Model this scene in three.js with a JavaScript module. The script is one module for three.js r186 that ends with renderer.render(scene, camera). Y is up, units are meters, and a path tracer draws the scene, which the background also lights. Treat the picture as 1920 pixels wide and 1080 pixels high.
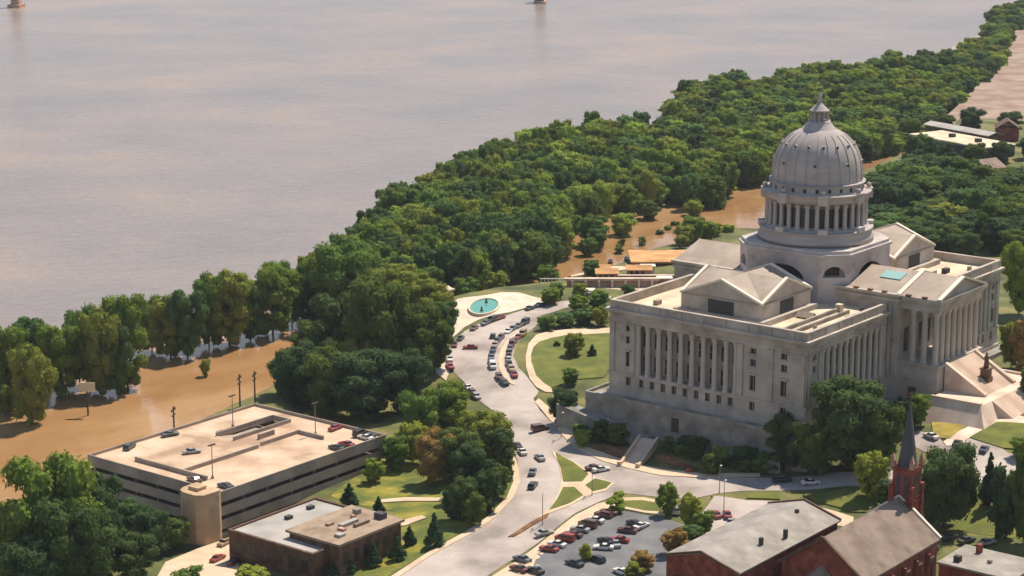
import * as THREE from 'three';
import { mergeGeometries } from 'three/addons/utils/BufferGeometryUtils.js';
import { TessellateModifier } from 'three/addons/modifiers/TessellateModifier.js';

// ---------------------------------------------------------------- camera, sky, sun, exposure
const scene = new THREE.Scene();
const camera = new THREE.PerspectiveCamera(15.845, 16 / 9, 5, 12000);
{
  const yaw = THREE.MathUtils.degToRad(-38.07), pitch = THREE.MathUtils.degToRad(-12.9);
  camera.position.set(-527, 162, 299);
  camera.lookAt(-527 + Math.cos(pitch) * Math.cos(yaw), 162 + Math.sin(pitch), 299 + Math.cos(pitch) * Math.sin(yaw));
}
const renderer = new THREE.WebGLRenderer({ antialias: true });
renderer.toneMapping = THREE.LinearToneMapping;
renderer.toneMappingExposure = 1.3;
renderer.shadowMap.enabled = true;

// hazy summer sky: pale near the horizon, soft blue above, thin high cloud
function hash2(x, y, s) { let h = Math.imul(x | 0, 374761393) ^ Math.imul(y | 0, 668265263) ^ Math.imul(s | 0, 2147483647); h = Math.imul(h ^ (h >>> 13), 1274126177); return ((h ^ (h >>> 16)) >>> 0) / 4294967296; }
function vnoise(x, y, px, py, s) {
  const xi = Math.floor(x), yi = Math.floor(y), fx = x - xi, fy = y - yi, u = fx * fx * (3 - 2 * fx), v = fy * fy * (3 - 2 * fy);
  const m = (a, n) => ((a % n) + n) % n, H = (a, b) => hash2(m(a, px), m(b, py), s);
  return (H(xi, yi) * (1 - u) + H(xi + 1, yi) * u) * (1 - v) + (H(xi, yi + 1) * (1 - u) + H(xi + 1, yi + 1) * u) * v;
}
function fbm(u, v, f, oct, s, fy = f) { let a = 0, w = 0.5, t = 0; for (let o = 0; o < oct; o++) { a += w * vnoise(u * f, v * fy, f, fy, s + o); t += w; w *= 0.55; f *= 2; fy *= 2; } return a / t; }
{
  const W = 512, H = 256, d = new Float32Array(W * H * 4);
  for (let j = 0; j < H; j++) for (let i = 0; i < W; i++) {
    const el = ((j + 0.5) / H - 0.5) * Math.PI, e = Math.max(0, Math.sin(el)), k = Math.pow(1 - e, 2.6);
    const c = Math.max(0, fbm(i / W, j / H, 8, 5, 77, 10) - 0.5) * 1.1 * Math.min(1, e * 5);
    const z = [0.11, 0.2, 0.38], h = [0.6, 0.62, 0.64];
    for (let q = 0; q < 3; q++) d[(j * W + i) * 4 + q] = (z[q] * (1 - k) + h[q] * k) * (1 - c) + c * 0.7;
    d[(j * W + i) * 4 + 3] = 1;
  }
  const sky = new THREE.DataTexture(d, W, H, THREE.RGBAFormat, THREE.FloatType);
  sky.mapping = THREE.EquirectangularReflectionMapping; sky.magFilter = sky.minFilter = THREE.LinearFilter; sky.needsUpdate = true;
  scene.background = sky; scene.environment = sky;
}
const sun = new THREE.DirectionalLight(new THREE.Color().setRGB(1, 0.9, 0.76), 5);
{
  const az = THREE.MathUtils.degToRad(91), el = THREE.MathUtils.degToRad(60);
  sun.position.set(Math.sin(az) * Math.cos(el) * 900, Math.sin(el) * 900, -Math.cos(az) * Math.cos(el) * 900);
  sun.castShadow = true; sun.shadow.mapSize.set(4096, 4096);
  Object.assign(sun.shadow.camera, { left: -500, right: 500, top: 500, bottom: -500, near: 10, far: 2500 });
  scene.add(sun, sun.target);
}
scene.fog = new THREE.FogExp2(new THREE.Color().setRGB(0.74, 0.79, 0.86), 0.00004);

// ---------------------------------------------------------------- measured layout (metres; x east, z south, y up from the capitol's wall base)
const TERRAIN = [[-10, 75, 0], [40, 80, 0.3], [90, 60, 0], [-25, 60, -1.2], [-38, 68, -2.4], [-50, 60, -5.5], [-62, 58, -8], [-45, 90, -4.5], [-80, 80, -9.5], [-20, 100, -1], [672, -262, -19.5], [850, -322, -19.5], [1060, -402, -19.5], [1330, -520, -19.5], [1000, -340, -18], [20, 45, -1], [-20, 42, -3], [60, 45, -1], [-70, 20, -10.3], [-82, -4, -11.4], [-90, -35, -12.3], [-66, -58, -11.8], [-62, 0, -8.5], [-60, -40, -9.5], [-17, -93, -10], [-24, -124, -10.5], [-1, -118, -10.5], [35, -153, -10.8], [70, -130, -10.5], [0, -60, -9], [60, -60, -9], [0, 0, -7], [60, 0, -6], [100, 0, -3], [150, -60, -8], [200, 0, -6], [150, 60, 0], [-118, 0, -13], [-131, 17, -13.5], [-103, 19, -12.3], [-84, 40, -10.5], [-110, 70, -12], [-140, 90, -13.5], [-180, 60, -15], [-146, -5, -14.8], [-200, 30, -17], [-175, -40, -17.8], [-180, -70, -19.5], [-115, -60, -16], [-108, -42, -14], [-90, -80, -16], [-110, -115, -20.5], [-175, -125, -21.5], [-230, -90, -20], [-60, -110, -17], [-165, -150, -23.6], [-100, -140, -22.3], [-60, -150, -20], [-20, -162, -18], [45, -172, -11], [15, -168, -12.5], [62, -166, -11.5], [40, -194, -20], [85, -160, -11.5], [115, -145, -12], [100, -182, -19], [150, -172, -19.5], [135, -150, -14], [250, -180, -22], [-160, -180, -27], [-60, -200, -28], [0, -206, -28], [60, -215, -28], [150, -210, -27], [300, -210, -27], [0, -300, -30], [-200, -300, -30], [200, -350, -30], [400, -350, -30], [700, -350, -29], [420, -160, -17], [500, -190, -14], [300, -110, -13], [600, -220, -17], [800, -240, -19], [500, 0, -6], [-400, -200, -28], [-400, 100, -20], [900, 0, -10]];
const PAVING = {
  avenue: [[-200.8,-6.1],[-179.1,-9.7],[-163.8,-11.9],[-145.2,-13.7],[-131.7,-15.8],[-119.5,-20.2],[-107.7,-26.7],[-99.6,-33.2],[-89.9,-42.2],[-82,-51.1],[-72,-57.8],[-62.9,-70.6],[-50.9,-86.4],[-39,-102.6],[-34.4,-111.2],[-29.2,-118.2],[-17.8,-126.3],[-3.5,-135.9],[9.9,-142.1],[18.8,-143.4],[26.9,-143.2],[32.5,-141.6],[43.8,-142],[54.4,-142.9],[60.5,-139],[67,-135.3],[77.7,-128.6],[71.2,-122.8],[61.4,-128.9],[53.9,-131.7],[40.9,-132.6],[27.6,-125],[13.5,-118.8],[1.1,-112.8],[-12.9,-103.2],[-23.9,-92.4],[-31.1,-82.6],[-38.3,-73.3],[-44.7,-70.5],[-54.3,-60.7],[-61.6,-51.6],[-68.8,-43.1],[-72.8,-37.9],[-75.5,-32.7],[-78.2,-27],[-82.3,-17.6],[-84.3,-7.2],[-84.3,3.2],[-82.5,12.3],[-74.6,24],[-65.9,38.4],[-56.4,55.4],[-51.7,65.3],[-39,83.3],[-32,93.5],[-42.2,98],[-51,88.9],[-60.1,72.6],[-66.6,57.8],[-75.3,40.7],[-83.5,29.6],[-88.6,23.7],[-93.7,19.7],[-98.1,10.9],[-101.3,1.3],[-105.7,0.9],[-109.7,0.3],[-119.2,0.4],[-128.6,2.3],[-137.4,3.9],[-148.1,5.5],[-168.6,8.7],[-184.4,15.2]],
  park_drive_lot: [[-111.4,6.7],[-111,20.5],[-110.9,24.8],[-112.2,31.7],[-113.9,40.7],[-115.1,49.1],[-147.3,53.2],[-165.9,24.1],[-153.6,13.1],[-146.3,9.1],[-136.3,8.1],[-126.9,7.8],[-117.9,6.2]],
  plaza: [[35,-169.5],[41.5,-171.6],[50.8,-168.5],[60.9,-166.5],[64.6,-160.6],[62,-149.9],[59.9,-140.9],[52,-143.4],[35.9,-143.1],[29.4,-145.2],[21.5,-146.1],[13.1,-145.3],[1.3,-140.3],[-16.2,-128.6],[-29.6,-118.7],[-35.3,-111.5],[-40.3,-108.9],[-38.1,-114.8],[-33,-120.4],[-22.1,-128.2],[1.6,-144.1],[13.1,-150.1],[19.7,-153.6],[24.5,-159.5]],
  crescent_median: [[19.3,-122.9],[10.9,-119.6],[0.7,-114.8],[-9,-109.4],[-19.9,-102],[-26.7,-96.1],[-31.8,-90.5],[-35.8,-84.9],[-37.2,-83.6],[-36.8,-85.4],[-34.1,-90.2],[-28.8,-96.3],[-20.5,-103.4],[-10,-110.9],[0.2,-116.6],[9.9,-120.9],[18.9,-124.6]],
  oval_lawn: [[0.5,-105.2],[7.5,-108.2],[15,-108.8],[22,-107.6],[33.9,-96.9],[-0.3,-70.1],[-18.3,-63.1],[-23.4,-69.5],[-33.8,-72],[-31.5,-76.6],[-27.3,-82.8],[-16.8,-92.7],[-8.8,-99]],
  oval_walk: [[3.5,-109.5],[15.1,-115.2],[22.7,-116.2],[29.3,-113],[40.4,-101.1],[33.9,-96.9],[22,-107.6],[15,-108.8],[7.5,-108.2],[0.5,-105.2],[-8.8,-99],[-16.8,-92.7],[-27.3,-82.8],[-31.5,-76.6],[-33.8,-72],[-37.1,-68.7],[-37.9,-71],[-35.3,-76.7],[-30.5,-82.9],[-23,-90],[-12,-98.8]],
  capitol_walk: [[-44,-69],[-50.7,-59.9],[-62,-47.1],[-68.7,-39.4],[-69.6,-36.1],[-73.8,-29.2],[-78.3,-19.6],[-80.6,-9.8],[-80.1,0.4],[-78.8,13.3],[-69.8,25.2],[-71.8,26.4],[-81.2,14.8],[-85,3.7],[-85,-6.7],[-83.8,-16.5],[-79.9,-25.7],[-76.5,-32.4],[-72.3,-39.4],[-66.5,-46],[-57.2,-56.5],[-47.8,-67.5]],
  west_walk: [[-89.2,-46.2],[-89.8,-44.2],[-94.3,-38.6],[-99.6,-33.3],[-107.7,-26.7],[-119.4,-19.9],[-131.6,-15.6],[-145,-13.5],[-163.7,-11.7],[-179,-9.5],[-179.9,-11.6],[-163.8,-13.6],[-145.2,-15.4],[-131.8,-17.5],[-119.8,-21.7],[-108.5,-28.4],[-100.8,-34.6],[-95,-40.3]],
  island_a: [[-83.8,-32.7],[-88,-23.6],[-94.6,-13.5],[-100,-11.6],[-102.6,-16],[-93.6,-23.6],[-88,-29]],
  island_b: [[-101.8,-9.3],[-96.7,-9.8],[-96.9,-4.2],[-100.7,-3.3],[-104.1,-5]],
  island_c: [[-121.9,-6.1],[-114,-9.5],[-106,-13.5],[-104.3,-11.1],[-107.7,-5.7],[-114.5,-5],[-118.7,-5.5]],
  island_walk: [[-82.7,-34.9],[-84.1,-32],[-87.3,-23.6],[-93.8,-13.2],[-96.2,-9.9],[-96.2,-4.2],[-97,-3.4],[-102,-2.4],[-105.4,-4],[-108.3,-4.5],[-116,-3.9],[-124,-4.6],[-127.7,-4.3],[-127.7,-5.3],[-119.9,-7.1],[-110,-12],[-100.8,-17.8],[-90.6,-26.6],[-85.7,-31.9]],
  median_strip: [[-140.9,-4.7],[-132.4,-5.2],[-125.6,-4.9],[-124,-4.6],[-126.6,-3.4],[-133.2,-3.6],[-139.8,-3.5]],
  lot_grass: [[-111.2,6.2],[-105.7,5.9],[-102.8,9.8],[-102,15],[-107.2,18.7],[-108.9,14.5],[-108.9,8.1],[-111.8,7.6]],
  lot_walk: [[-127.4,6],[-109.6,3.1],[-106,2.5],[-103.5,4.8],[-100.8,9],[-100.1,14.4],[-108.6,20.8],[-110.2,15.4],[-110.3,9.1],[-112.4,8.1],[-113.5,6.3],[-125.5,7.6],[-139.8,8.3],[-147.6,9.4],[-158.8,14.2],[-161.2,14.1],[-145.8,8],[-140.3,6.8]],
  street_grass: [[-85.8,31.3],[-80.5,37.4],[-84.6,40.2],[-88.8,32.8]],
  school_grass: [[-78.6,43.4],[-74.1,49.5],[-69.9,56.5],[-63.9,64],[-78.7,71.8],[-84.7,61.6],[-82,50.9]],
  church_walk: [[-101.1,31.7],[-90,40],[-83.2,45.3],[-84.3,50.7],[-87,62.9],[-92.3,65.8],[-94.8,52.1],[-104.7,42.7],[-107.5,36.6],[-135.9,41.2],[-131.7,33.7]],
  south_lawn: [[-29.9,66.4],[-15.6,67.3],[-12.6,84.8],[-30.4,92.7],[-28.2,84.3],[-31.6,76.8]],
  south_lawn2: [[-6.4,66.9],[8.1,66.3],[7.5,77.7],[-8.4,84.5],[-9.2,75.6]],
  south_lawn3: [[-20.5,50.1],[-9.7,52],[-15.9,61.9],[-33.7,62.3],[-34.5,57.9]],
  south_walk: [[-36,61.6],[-18.5,62.7],[-10.3,61.1],[-3.7,62],[16.7,60.7],[44.3,61.7],[22.5,71.2],[10.3,66.1],[-6.4,66.9],[-9.6,75],[-9.2,84.9],[-13,86.6],[-15.6,67.3],[-29.9,66.4],[-36.2,66.6],[-38.4,63.9]],
  south_street: [[-31.1,51.4],[-33.4,59],[-38.4,63.9],[-36.2,66.6],[-29.9,66.4],[-31.6,76.8],[-33.4,79.2],[-31,93],[-36.3,95.4],[-43.4,82.4],[-47,69],[-38.7,52.2]],
  church_lawn: [[-89.4,78.9],[-64.2,76.2],[-54.7,81.8],[-47.9,100.5],[-81.4,115.3],[-79.7,105.1],[-80.2,95.7],[-81,87.6]],
  garage_drive: [[-185.7,-69.5],[-173,-69.1],[-182.8,-57.2],[-195.5,-45.2],[-208.2,-44],[-214.8,-55.3],[-197.7,-68.2]],
  park_path: [[-137.2,-50.3],[-132.8,-45.7],[-128.2,-35.7],[-130.2,-34.1],[-135.2,-43.7],[-139.1,-48.7]],
  park_path2: [[-147.5,-35.7],[-141.5,-32.7],[-142.1,-30.4],[-148.6,-32],[-149.7,-33.8]],
  west_green: [[-89.7,-85.2],[-71.6,-82],[-75.2,-66.8],[-91.2,-45.2],[-100.4,-35.5],[-110.8,-27.9],[-120.5,-22],[-131.1,-19],[-145,-16.5],[-163,-14.3],[-178.5,-12.9],[-195.4,-24.7],[-185.5,-34.3],[-153.1,-31.7],[-142.2,-41.2],[-142.8,-59.5],[-141.2,-64.9],[-114,-74]],
  lot_apron: [[-110.3,0.8],[-104.4,3.4],[-112.2,7.6],[-119,7.4],[-127.8,8.8],[-137.4,9.3],[-147.4,10.6],[-166,23.9],[-174.7,10.4],[-155.6,8.1],[-138.5,4.8],[-129.7,3.2],[-120.5,1.4]],
  hall_apron: [[-90,23.8],[-89.8,33.5],[-85.5,41.2],[-84.3,46],[-94.2,42.5],[-105.9,40.3],[-117.2,39.7],[-116.5,34.6],[-100.7,27.2]],
  mulch_bed: [[-75.7,-28.2],[-71,-23.8],[-71.9,-15.9],[-79.1,-12.3],[-77.8,-20.8]],
  mulch_bed2: [[-75.1,-5.6],[-71.5,-4.6],[-73.1,3.5],[-76.1,9.8],[-77,3.5]]};
const TREES = {
  flood: [[-130,-23,-215.8,30.4,20.9,0],[-107,-22.7,-240.6,18.3,14.6,0],[-132.4,-23,-199.8,26.5,17.1,0],[-97.5,-23,-241.2,22.1,18.4,0],[-107,-23,-216.3,25,17.8,0],[-94.7,-23,-221.5,27.3,16.3,0],[-96.8,-23,-208.5,30.4,18.7,0],[-94.2,-23,-203.1,25.4,12.4,0],[-86.2,-23,-207.5,33.1,19.7,0],[-49,-23,-236.7,19.7,14.3,0],[-49,-23,-227.1,22.6,19.9,0],[-47.4,-23,-220.3,26.1,16.9,0],[-60.2,-23,-198,6.3,4.7,1],[-31.4,-23,-226.3,26.3,15.4,0],[-25.8,-23,-221.7,28.8,23.1,0],[-16.8,-23,-220.1,23.6,15.5,0],[-5.1,-23,-220.4,27.4,24.5,0],[10.9,-23,-226.2,23.5,15,0]],
  bluff: [[-66.9,-19.9,-152.8,14.1,12.1,3],[-77.2,-19.9,-138.2,22,16.8,3],[-41.1,-18.7,-165.9,16.5,14.4,3],[-63.3,-19.8,-142.2,18.5,13.7,3],[22.9,-23,-221.7,28.2,18.1,0],[-80.8,-18.6,-121.2,22.5,19.8,3],[-184,-17.4,-25.1,4.1,4.7,2],[-46.8,-19.1,-148.1,30.5,20.2,3],[-143.3,-16,-56.2,5.9,5.1,2],[-178.7,-17.3,-23.9,4.8,3.9,2],[20.3,-22.4,-204.7,31.6,25.7,0],[-62,-17.8,-129.5,20,15.2,0],[-8,-17,-171.2,15.2,16.8,3],[-77.5,-17.1,-108.7,21.5,22.8,3],[-126.5,-15.8,-62.7,6.9,5.9,1],[-172.3,-16.9,-21.8,6.4,4.5,2],[-144,-15.7,-45.2,4.4,3.4,2],[-162.3,-16.8,-28.1,4.2,3.5,4],[-49,-16,-127.5,35.9,24,3],[-113.8,-15.9,-66.1,10.1,8.2,0],[9.2,-12.9,-172.7,20.9,18.9,0],[-167.1,-16.1,-18.5,6.2,4.5,2],[-68.4,-16.8,-102.7,21.1,16.4,3],[-158.3,-15.6,-22.2,5.2,3.8,2],[-107.3,-15.7,-64.9,12.4,9,1],[-40.4,-13,-120.2,22.8,16.3,3],[-94.3,-15.8,-73,16.7,12.3,0],[9.9,-12.8,-158.4,17.2,15,0],[-118.5,-14.8,-47.6,14.4,11.6,5],[-156.7,-14.9,-15.4,9,4.8,2],[-35.4,-11.7,-116.6,15.9,10.3,3],[-4.8,-12.7,-139.9,14.9,10.9,0],[-80.7,-15.3,-74.4,16.2,14.1,0],[-139.7,-14.5,-23.8,8.7,5.5,3],[-114.2,-14.1,-42.7,15,13.1,3],[-138,-14.4,-21.3,12.2,8.3,3],[-123,-13.9,-30.9,14.7,12.1,3],[-139.3,-14.5,-16.8,9.3,6.2,3],[-100.1,-13.7,-45.7,16.1,14.8,0],[-129.9,-13.8,-19.9,11.2,6.9,3],[-85,-12.8,-54,8.7,9.2,0],[-121.2,-13.5,-23.3,9.5,6.3,3],[-106.2,-13.7,-34.2,14.3,8.7,3]],
  cap: [[24.4,-11.3,-117.7,5.3,6.6,0],[7,-10.7,-100.1,1.9,2.8,4],[32.9,-11.5,-116.5,5.1,8.5,0],[-63.9,-10,-44.5,10.3,9.6,3],[-28.5,-10.7,-68.4,5.5,5.6,0],[-1.2,-10.2,-87.4,8.2,7.3,0],[40,-11.4,-113.2,5.3,8.6,0],[1.8,-10,-82.1,4.2,3.5,2],[56,-10.9,-119,1.9,3.8,4],[40.5,-11.3,-106.5,7.1,6.7,0]],
  shr: [[-76.1,-11.5,-29,5.5,5.4,1],[-69.9,-10.6,-27.4,5.8,6.1,4],[-64.5,-10.1,-28.5,4.3,5.2,1],[-69.6,-10.6,-21.1,6.2,7.5,4],[-61.6,-10.1,-22.1,2.4,4.6,4],[-67.1,-9,-1.3,3.7,5,4],[-67.4,-9.1,4.1,5.4,5.9,4],[-77.3,-10.3,14.3,5.9,6.1,4],[-69.8,-10.1,12.9,5.6,5,1],[-61.3,-9.3,10.6,3.8,5.3,4],[-68,-10.2,19.1,6.9,8.7,4],[-66.7,-10.2,22.5,2.7,5.8,1],[-68.2,-10.2,24.3,5.2,5.8,4]],
  south: [[-64.1,-9.8,29.2,15.9,12.3,3],[-61.8,-8.8,36,10.5,8.7,3],[-65,-8.7,39.5,14.7,11.5,3],[-59.5,-7.4,46,25.7,23,3],[-74.9,-8.3,61,12.8,8.3,1],[-57.5,-7.1,53.6,18.3,12.2,3],[-78,-8.9,67.7,7.8,6.9,3],[-28.8,-2.9,45.4,8.4,6,3],[-27.5,-2.5,49.6,9.9,7.5,0],[-80.8,-9.4,84.3,21.2,14.9,3],[-18.2,-1.9,54.6,5.5,2.4,2],[-65.5,-7.6,83.1,14.1,5,2],[-65.3,-7.1,88.9,14.6,5,2],[-80.7,-8.6,100.8,18.9,8.8,3],[42.1,-1.3,44.9,14.9,8.3,0],[114.6,-3.1,14.3,26.7,13,1],[-34.2,-3.4,83.3,5.9,5.8,0],[-82.2,-8.3,106,25.3,7.9,3],[38.9,-1.2,51.4,18.1,9.9,5],[6.9,-1.1,66.8,10.9,6.2,0]],
  lot: [[-144.3,-13.5,21.7,4.3,3.6,1],[-112,-12.8,8,4.8,5.8,1],[-147.6,-13.4,38.5,4,5.1,0],[-143,-13.2,37.6,5.3,5.9,5],[-107.4,-12.3,20.8,8.6,5.8,0],[-129.5,-12.8,37.7,6.5,6.5,5],[-112.8,-12.2,30.6,9.1,5.9,1],[-124.4,-12.5,39.8,6.2,6.6,0],[-115.8,-12.1,36.9,6.9,5.3,0]],
  left: [[-221.3,-20,-98.7,14,12.4,3],[-231.7,-20,-82.7,24.2,14.6,0],[-239,-19.7,-68.7,19.7,15.5,3],[-226.4,-19.9,-75.4,35.4,22.5,0],[-228,-19.5,-64.7,26.5,18.2,3],[-215.9,-19.6,-72.1,28.5,14.7,3],[-191.9,-19.5,-90.6,11.5,9.8,0],[-212.9,-19,-63.1,12.9,11.9,3],[-195.3,-19.3,-74.9,12.6,11,3],[-189.1,-19.4,-73.7,8.5,8.3,3],[-206.1,-18.3,-51.6,4.2,7.3,4],[-199.1,-17.7,-37,5.1,7.8,1]]};
const CARS = {
  outer: [[27.3,-140.7],[23.3,-140.9],[19.5,-140.7],[12.2,-140],[-4.6,-132.3],[-13.8,-127.3],[-28.7,-116.7],[-33.6,-112.7],[-43,-97.6],[-45.9,-93.4],[-48.8,-89.5]],
  upper: [[44.8,-140.7],[50.9,-140.9],[55.1,-140],[65.7,-135.8],[71.8,-132.2]],
  cresL: [[27.6,-129.7],[21.6,-128.3],[15.6,-126.6],[7.2,-122.8],[0.1,-119.6],[-7.4,-115.4],[-15.3,-110.1],[-23.3,-104.1],[-28.8,-98.8],[-33.1,-93.9],[-36.3,-89.3],[-38.5,-85.8]],
  cresR: [[11.9,-118.5],[4.9,-115.8],[-2,-112.2],[-8.7,-108.1],[-17,-101.9],[-24.3,-95.8],[-29.1,-90.7],[-32.6,-86.8]],
  misc: [[-13.3,-120.9],[2.9,-124.2],[-71.9,-47.3],[-85.8,-44.8],[-89.4,-40.1],[-90.8,-32.9],[-100.8,-27.7],[-109.7,-20.8],[-135.7,2.8],[-90.7,-14.4],[-90.9,-11.9],[-77.9,7.7],[-104.6,22.6],[-102.9,32.4],[-101.9,35.2],[-72.9,33.8],[-71.3,41.6],[-34.7,57.3],[-36.5,66],[-36.6,73.8],[-87.6,89.4],[-87.4,93.8],[-86.4,98.6],[-115.9,32.6],[-106.1,38.9]],
  lotA: [[-144.1,10.6],[-140.6,10.4],[-136.5,9.8],[-133.2,9.8],[-129.1,9],[-125.3,8.7],[-121.9,8.4],[-117.5,8],[-115.2,8]],
  lotB: [[-136,21.2],[-131.9,19],[-132.1,22],[-129.3,21.2],[-122.8,19.1],[-118.4,18.1],[-118.7,20.5]],
  lotC: [[-148.8,21.8],[-152.9,9.1],[-158.7,12.7],[-157.6,16.6],[-147.2,34.5],[-143.7,24.6]],
  drive: [[-189.3,-58.4],[-189.4,-52.3],[-179.2,-66.2]],
  monu: [[172,-195.5],[180.6,-193.3],[134.8,-156.2]]};
const DECK_CARS = [[-164,-119.5],[-149,-119.8],[-183.5,-83.4],[-171.6,-72.4],[-129.6,-71.5],[-125.5,-70.3],[-110.9,-86.3],[-112.8,-76.9],[-112.8,-71.9],[-117.7,-70],[-156.4,-101.9]];
const WOOD_RIVER_EDGE = [[30.7,-241.3],[54.7,-252.7],[89.4,-273.3],[144.3,-307.8],[194.6,-337.9],[216.8,-338.8],[301.5,-381.8],[362.2,-397.4],[420.9,-397],[456,-388.1],[471.3,-368.6],[543,-413.6],[628.2,-461.2],[693.7,-451.9],[779,-433.3],[869.4,-421.3],[935.6,-410.5],[1024.1,-430.6],[1274.1,-538.9],[1447.4,-568.6]];
const WOOD_FLOOD_EDGE = [[10.1,-211.3],[34.5,-206.9],[77.4,-208.9],[86.5,-197.4],[105.2,-196.1],[124.5,-194.8],[147.3,-206.6],[180.4,-225.7],[212.3,-241.9],[231.1,-248],[247.6,-247.7],[277.2,-253.1],[298.2,-248.7],[291.3,-235],[302.7,-227.2],[351.6,-239.5],[393.5,-249.2],[434.1,-237.5],[481,-234.1],[576.1,-253.5],[640.7,-277.3],[757.3,-310.2],[889.6,-356.9],[1083.8,-434],[1360.9,-545.4]];
const EAST_WOOD = [[228.1,-101.4],[356.2,-169.2],[436.4,-184.6],[385.5,-131.7],[410.9,-99.4],[245.2,-27.1],[222.6,-39.5],[241.5,-57.6],[234.4,-75.4]];

// ---------------------------------------------------------------- helpers
let seed = 12345;
const rnd = () => { seed = (Math.imul(seed, 1664525) + 1013904223) >>> 0; return seed / 4294967296; };
const rr = (a, b) => a + (b - a) * rnd();
const V = (x, y, z) => new THREE.Vector3(x, y, z);
const used = new Map();
function numbered(n) { const k = used.get(n) ?? 0; used.set(n, k + 1); return k ? `${n}_${String(k).padStart(3, '0')}` : n; }
const ORD = ['first', 'second', 'third', 'fourth', 'fifth', 'sixth', 'seventh', 'eighth', 'ninth', 'tenth', 'eleventh', 'twelfth', 'thirteenth', 'fourteenth', 'fifteenth', 'sixteenth', 'seventeenth', 'eighteenth', 'nineteenth', 'twentieth', 'twenty-first', 'twenty-second', 'twenty-third', 'twenty-fourth', 'twenty-fifth', 'twenty-sixth'];
function thing(name, label, category, pos = [0, 0, 0], turn = 0, group) {
  const o = new THREE.Group(); o.name = numbered(name); o.position.set(...pos); o.rotation.y = turn;
  o.userData = { label, category }; if (group) o.userData.group = group; scene.add(o); return o;
}
function mesh(name, geo, mat, parent) {
  const g = Array.isArray(geo) ? mergeGeometries(geo.map((q) => (q.index ? q.toNonIndexed() : q)).map((q) => { for (const k of Object.keys(q.attributes)) if (!['position', 'normal', 'uv'].includes(k)) q.deleteAttribute(k); return q; })) : geo;
  const m = new THREE.Mesh(g, mat); m.name = name; m.castShadow = m.receiveShadow = true; (parent ?? scene).add(m); return m;
}
function structure(name, geo, mat) { const m = mesh(numbered(name), geo, mat); m.userData = { kind: 'structure' }; return m; }
// uv in metres from the side a face points to
function boxUV(g, s = 1) {
  if (g.index) g = g.toNonIndexed();
  g.computeVertexNormals();
  const p = g.attributes.position, n = g.attributes.normal, uv = new Float32Array(p.count * 2);
  for (let i = 0; i < p.count; i++) {
    const ax = Math.abs(n.getX(i)), ay = Math.abs(n.getY(i)), az = Math.abs(n.getZ(i));
    let u, v; if (ay > 0.75) { u = p.getX(i); v = p.getZ(i); } else if (ax > az) { u = p.getZ(i); v = p.getY(i); } else { u = p.getX(i); v = p.getY(i); }
    uv[2 * i] = u / s; uv[2 * i + 1] = v / s;
  }
  g.setAttribute('uv', new THREE.BufferAttribute(uv, 2)); return g;
}
function box(x0, x1, y0, y1, z0, z1) { const g = new THREE.BoxGeometry(x1 - x0, y1 - y0, z1 - z0); g.translate((x0 + x1) / 2, (y0 + y1) / 2, (z0 + z1) / 2); return boxUV(g); }
function cyl(r0, r1, y0, y1, x = 0, z = 0, n = 24) { const g = new THREE.CylinderGeometry(r1, r0, y1 - y0, n); g.translate(x, (y0 + y1) / 2, z); return g.toNonIndexed(); }
function lathe(pts, n = 48) { return new THREE.LatheGeometry(pts.map(([r, y]) => new THREE.Vector2(r, y)), n).toNonIndexed(); }
function tri(list) { // list of polygons (arrays of [x,y,z]) fan-triangulated
  const a = []; for (const f of list) for (let i = 1; i < f.length - 1; i++) a.push(...f[0], ...f[i], ...f[i + 1]);
  const g = new THREE.BufferGeometry(); g.setAttribute('position', new THREE.Float32BufferAttribute(a, 3)); return boxUV(g);
}
function prism(outline, y0, y1) { // outline [[x,z]] counter-clockwise or not; straight walls with a top
  const s = new THREE.Shape(outline.map(([x, z]) => new THREE.Vector2(x, -z)));
  const g = new THREE.ExtrudeGeometry(s, { depth: y1 - y0, bevelEnabled: false }); g.rotateX(-Math.PI / 2); g.translate(0, y0, 0); return boxUV(g);
}
// gabled roof slabs along x (axis 'x') or z: two sloping slabs of thickness t
function gableRoof(axis, a0, a1, c, half, ye, yr, t = 0.35, over = 0.5) {
  const out = [], sl = (yr - ye) / half;
  for (const s of [-1, 1]) {
    const e = half + over, P = (a, w, y) => (axis === 'x' ? [a, y, c + s * w] : [c + s * w, y, a]);
    const yE = ye - sl * over;
    const T = [P(a0, 0, yr), P(a1, 0, yr), P(a1, e, yE), P(a0, e, yE)], Bm = T.map(([x, y, z]) => [x, y - t, z]);
    out.push(T, Bm.slice().reverse(), [T[0], T[3], Bm[3], Bm[0]], [T[1], Bm[1], Bm[2], T[2]], [T[3], T[2], Bm[2], Bm[3]]);
  }
  return tri(out);
}
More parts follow.
